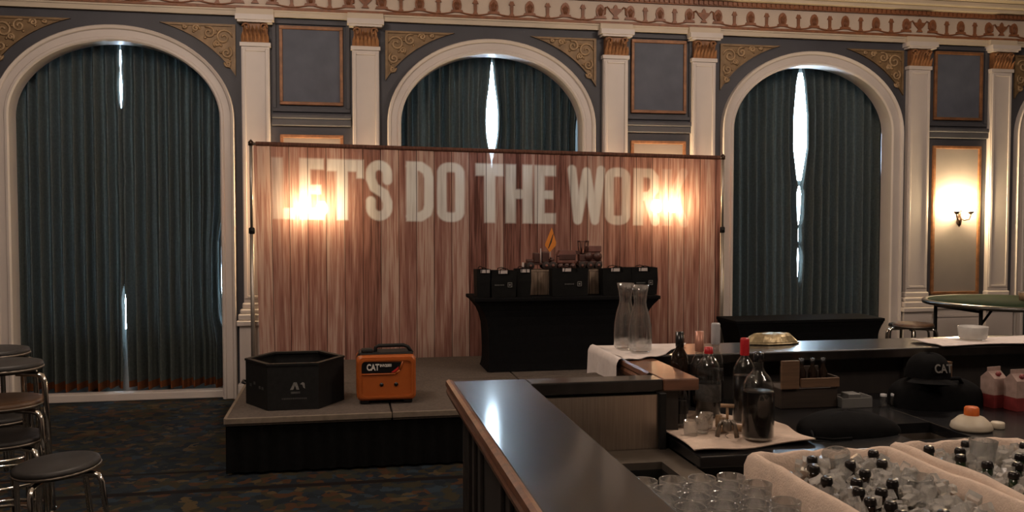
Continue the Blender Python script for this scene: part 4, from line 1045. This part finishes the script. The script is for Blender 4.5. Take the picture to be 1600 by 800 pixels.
# =================================================================== THINGS ON THE WORK SHELF
t = thing('wooden_caddy', 'dark wooden caddy with a pale lip and tall pale end board', 'caddy', (1.935, 3.53, C))
MB().box(-.135, .125, -.075, .10, 0, .085, bev=.004).build('body', 'wood_dark', t)
MB().box(-.05, .128, -.085, -.075, .088, .128, bev=.003).build('front_lip', 'wood', t)
MB().box(-.138, -.058, -.088, -.072, .085, .205, bev=.003).build('end_board', 'wood', t)
MB().box(-.05, .128, .09, .10, .085, .15).box(.118, .128, -.075, .09, .085, .13).build('back_board', 'wood_dark', t)
for i, (x_, lb) in enumerate([(1.925, 'small black bottle inside the caddy by the pale board'), (1.975, 'small black bottle in the middle of the caddy'), (2.025, 'small black bottle at the open end of the caddy')]):
    tt = thing('bitters_bottle', lb, 'bottle', (x_, 3.515, C+.086), 0, 'small bottles in the caddy')
    MB().lathe([(0, 0), (.018, 0), (.019, .004), (.019, .06), (.009, .08), (.008, .10)], 14, cap=False).build('glass_body', 'brown_glass', tt)
    MB().lathe([(.010, .095), (.010, .116), (0, .117)], 12, cap=False).build('dark_cap', 'black_gloss', tt)
t = thing('plastic_tray', 'low pale plastic tray beside the wooden caddy', 'tray', (2.130, 3.47, C+.001))
MB().prism([(-.065, 0), (.065, 0), (.072, .045), (.066, .045), (.058, .006), (-.058, .006), (-.066, .045), (-.072, .045)], -.045, .045).box(-.07, .07, -.05, -.045, 0, .04).box(-.07, .07, .045, .05, 0, .04).build('tray_body', 'grey_plastic', t)
MB().box(-.03, .03, -.03, .03, .007, .055, bev=.004).build('stack_of_napkins', 'grey_plastic', t)
for i, (x_, lb) in enumerate([(2.265, 'tiny bar jar on the dark shelf nearest the plastic tray'), (2.315, 'tiny bar jar on the dark shelf nearest the black cap')]):
    tt = thing('small_jar', lb, 'jar', (x_, 3.44, C+.001), 0, 'tiny jars on the shelf')
    MB().lathe([(0, 0), (.014, 0), (.015, .003), (.015, .035), (.012, .04), (.0115, .037), (.013, .033), (.013, .006), (0, .005)], 16, cap=False).build('jar_glass', 'glass', tt)
    MB().lathe([(.0135, .040), (.0135, .050), (0, .051)], 14, cap=False).build('lid', 'clear_plastic', tt)
# black cap with letters, on a black bag
t = thing('black_duffel', 'soft black duffel bag slumped on the shelf under the counter', 'bag', (2.50, 3.43, C+.001))
def dome(hx, hy, h, e=2.6, seed=0, n=28):
    rr = random.Random(seed); ph_ = [rr.uniform(0, 6) for _ in range(4)]
    def fn(u, v):
        a = 2*PI*u; q = v*PI/2; c_ = math.cos(q)**(2/e); s_ = math.sin(q)**(2/e) if v > 0 else 0
        w_ = 1+.03*math.sin(3*a+ph_[0])+.02*math.sin(5*a+ph_[1]+v*4)
        cx_, sx_ = math.cos(a), math.sin(a)
        return (hx*c_*w_*math.copysign(abs(cx_)**(2/2.6), cx_), hy*c_*w_*math.copysign(abs(sx_)**(2/2.6), sx_), h*s_*(1+.04*math.sin(2*a+ph_[2])))
    return MB().grid(fn, n, 12)
dome(.20, .13, .115, 3, 3).build('bag_body', 'black_cloth', t)
MB().tube([(-.08, -.07, .10), (-.05, -.09, .125), (.05, -.09, .125), (.08, -.07, .10)], .008, 8).build('strap', 'black_cloth', t)
t = thing('baseball_cap', 'black cap with pale block letters on top of the duffel', 'cap', (2.44, 3.39, C+.125), rz=-.15)
dome(.085, .085, .105, 2.3, 4, 26).build('crown', 'black_cloth', t)
MB().grid(lambda u, v: ((.088+.055*v)*math.cos(PI+.5+u*1.5) , (.088+.055*v)*math.sin(PI+.5+u*1.5), .006-.012*v*v), 14, 5).build('brim', 'black_cloth', t)
flat_text('CAT', .050, 'print_grey', t, (.018, -.0905, .050), (PI/2-.22, 0, 0), name='front_lettering', bold=.001, sx=.75)
t = thing('apron_pile', 'crumpled black apron heaped on the shelf behind the ice bins', 'apron', (1.86, 3.06, C+.001))
dome(.19, .13, .075, 2.1, 11, 30).build('apron_cloth', 'black_cloth', t)
MB().tube([(-.17, -.05, .02), (-.20, -.12, .008), (-.14, -.15, .006), (-.06, -.14, .006)], .005, 6).build('apron_tie', 'black_cloth', t)
for i, (x_, wd, m_, lb) in enumerate([(2.62, .065, 'wood', 'amber block standing in for a warm light patch behind the cap'), (2.695, .05, 'wood', 'narrower amber block for the same light patch, beside the taller one')]):
    tt = thing('light_patch_box', lb, 'box', (x_, 3.64, C+.001), .1*i)  # blocks stand in for a warm light patch on the inner bar wall
    MB().box(-wd/2, wd/2, -.03, .03, 0, .155-.01*i, bev=.002).build('patch_body', m_, tt)
    MB().box(-wd/2, wd/2, -.032, .0, .155-.01*i, .158-.01*i).build('patch_top', m_, tt)
def carton(x, y, label, m1, m2, rz):
    t = thing('juice_carton', label, 'carton', (x, y, C+.001), rz, 'cartons on the shelf')
    w_ = .035
    MB().box(-w_, w_, -w_, w_, .0, .055).build('lower_body', m2, t)
    MB().box(-w_, w_, -w_, w_, .055, .125).build('upper_body', m1, t)
    MB().add([(-w_, -w_, .125), (w_, -w_, .125), (w_, w_, .125), (-w_, w_, .125), (-w_, 0, .155), (w_, 0, .155)], [(0, 1, 5, 4), (2, 3, 4, 5), (1, 2, 5), (3, 0, 4)]).box(-w_, w_, -.002, .002, .153, .170).build('gable_top', m1, t)
    MB().lathe([(.010, 0), (.010, .012), (0, .013)], 12, T(0, -.02, .138, .7), cap=False).build('screw_cap', m2, t)
carton(2.715, 3.34, 'pink and red juice carton standing nearest the cap', 'carton', 'carton_red', .15)
carton(2.765, 3.262, 'pale fronted juice carton with red foot, middle of three', 'carton', 'carton_red', .05)
carton(2.845, 3.265, 'cream carton at the cut-off end of the row', 'cream_pl', 'cream_pl', .1)
t = thing('mixer_jug', 'cream jug with an orange cap lying low by the sink', 'jug', (2.335, 2.985, C+.001))
MB().lathe([(0, 0), (.070, 0), (.075, .008), (.070, .025), (.045, .048), (.022, .056)], 24, cap=False).build('jug_body', 'cream_pl', t)
MB().lathe([(.026, .052), (.027, .056), (.026, .082), (.022, .086), (0, .086)], 18, cap=False).build('orange_cap', 'orange_cap', t)
t = thing('white_lid', 'small white ribbed lid on the black shelf', 'lid', (2.448, 2.985, C+.001))
MB().lathe([(.024, 0), (.025, .002), (.025, .020), (.022, .023), (0, .023)], 24, cap=False).build('lid_shell', 'cream_pl', t)
t = thing('foil_tray', 'shallow gold foil tray on the far bar counter', 'tray', (1.985, 3.915, B+.001))
n = 24; r1 = [(.125*math.cos(2*PI*k_/n)*1.05, .055*math.sin(2*PI*k_/n), 0) for k_ in range(n)]
def oval_ring(a, b_, z, j=.0): return [(a*math.cos(2*PI*k_/n)*(1+R.uniform(-j, j)), b_*math.sin(2*PI*k_/n)*(1+R.uniform(-j, j)), z + R.uniform(-j, j)*.05) for k_ in range(n)]
loft([oval_ring(.135, .06, 0), oval_ring(.132, .058, .012, .02), oval_ring(.105, .045, .035, .04), oval_ring(.085, .036, .048, .05), oval_ring(.05, .02, .050, .03)]).build('foil_dome', 'tray_gold', t)
MB().tube([(x*1.0, y*1.0, .004) for x, y, z in oval_ring(.138, .062, 0)], .004, 6, closed=True).build('rolled_edge', 'tray_gold', t)

# =================================================================== STOOLS
def stool(name, label, loc, h, seatm, rot=(0, 0, 0), group='round-seated stools'):
    t = thing(name, label, 'stool', loc, 0, group, rot=rot)
    MB().lathe([(0, h-.042), (.150, h-.042), (.168, h-.034), (.174, h-.018), (.170, h-.004), (.150, h), (0, h+.001)], 30, cap=False).build('seat', seatm, t)
    MB().tube([(.171*math.cos(2*PI*k_/32), .171*math.sin(2*PI*k_/32), h-.026) for k_ in range(32)], .006, 6, closed=True).build('seat_rim', 'steel_dark', t)
    for k_ in range(4):
        a = PI/4+k_*PI/2; c_, s_ = math.cos(a), math.sin(a)
        MB().tube([(.07*c_, .07*s_, h-.052), (.155*c_, .155*s_, h-.054), (.182*c_, .182*s_, h-.062), (.194*c_, .194*s_, h-.09), (.222*c_, .222*s_, .010)], .0125, 10).build('leg', 'chrome', t)
    MB().tube([(.208*math.cos(2*PI*k_/28), .208*math.sin(2*PI*k_/28), .16) for k_ in range(28)], .008, 6, closed=True).build('foot_ring', 'chrome', t)
    return t
stool('bar_stool', 'single chrome stool with a tilted dark seat nearest the bar', (-1.165, 4.10, 0), .625, 'seat', (0, -.075, .5))
for i, (z_, m_, lb) in enumerate([(0, 'seat', 'dark-seated stool at the bottom of the stack'), (.165, 'seat_wood', 'brown wooden-seated stool in the middle of the stack'), (.33, 'seat', 'dark-seated stool on top of the stack')]):
    stool('bar_stool', lb, (-1.515, 4.36, z_+.001), .685, m_, (0, 0, 0.3+.16*i), 'stacked stools')
for i, (z_, lb) in enumerate([(0, 'lower stool of the second stack behind the first'), (.33, 'upper stool of the second stack behind the first')]):
    stool('bar_stool', lb, (-1.72, 4.83, z_+.001), .685, 'seat', (0, 0, .7+.17*i), 'stools of the second stack')
stool('bar_stool', 'low stool with brown seat before the wall past the draped table', (5.08, 7.28, 0), .725, 'seat_wood', (0, 0, .2), 'stools by the far wall')
stool('bar_stool', 'dark stool half hidden behind the brown-seated one by the wall', (5.33, 7.72, 0), .665, 'seat', (0, 0, .5), 'stools by the far wall')

# =================================================================== TABLES BY THE FAR WALL
stretch_table('draped_table', 'long black-draped table below the window with the widest gap', 3.63, 5.18, 7.86, 8.32, .002, .705, [(1, .004), (.95, .012), (.9, .03), (.8, .055), (.6, .07), (.3, .075), (0, .07)])
t = thing('folding_table', 'round folding table with a dark green top near the lit sconce', 'table', (5.95, 7.10, 0))
h = .925
MB().lathe([(0, h-.035), (.74, h-.035), (.752, h-.03), (.752, h-.008), (.742, h), (.715, h+.004), (.705, h), (.70, h-.002)], 56, cap=False).build('rim_band', 'rim', t)
MB().lathe([(.702, h-.006), (.70, h+.001), (0, h+.001)], 56, cap=False).build('felt_top', 'felt', t)
for sx in (-1, 1):
    for sy in (-1, 1):
        MB().tube([(sx*.56, sy*.30, h-.035), (sx*.56, sy*.30, .01)], .016, 8).build('leg', 'black_metal', t)
    MB().tube([(sx*.56, -.30, .10), (sx*.56, .30, .10)], .012, 8).tube([(sx*.56, -.30, h-.06), (sx*.56, .30, h-.06)], .012, 8).build('crossbar', 'black_metal', t)
    MB().tube([(sx*.56, 0, .42), (sx*.18, 0, h-.04)], .011, 8).tube([(sx*.56, -.3, .42), (sx*.56, .3, .42)], .011, 8).build('brace', 'black_metal', t)
t = thing('paper_cup', 'small pale cup on the round folding table', 'cup', (6.10, 7.13, h+.002))
MB().lathe([(0, 0), (.045, 0), (.055, .075), (.053, .076), (.043, .006), (0, .006)], 20, cap=False).build('cup_body', 'cork', t)
MB().lathe([(.056, .072), (.058, .076), (.052, .080)], 20, cap=False).build('cup_rim', 'tissue', t)
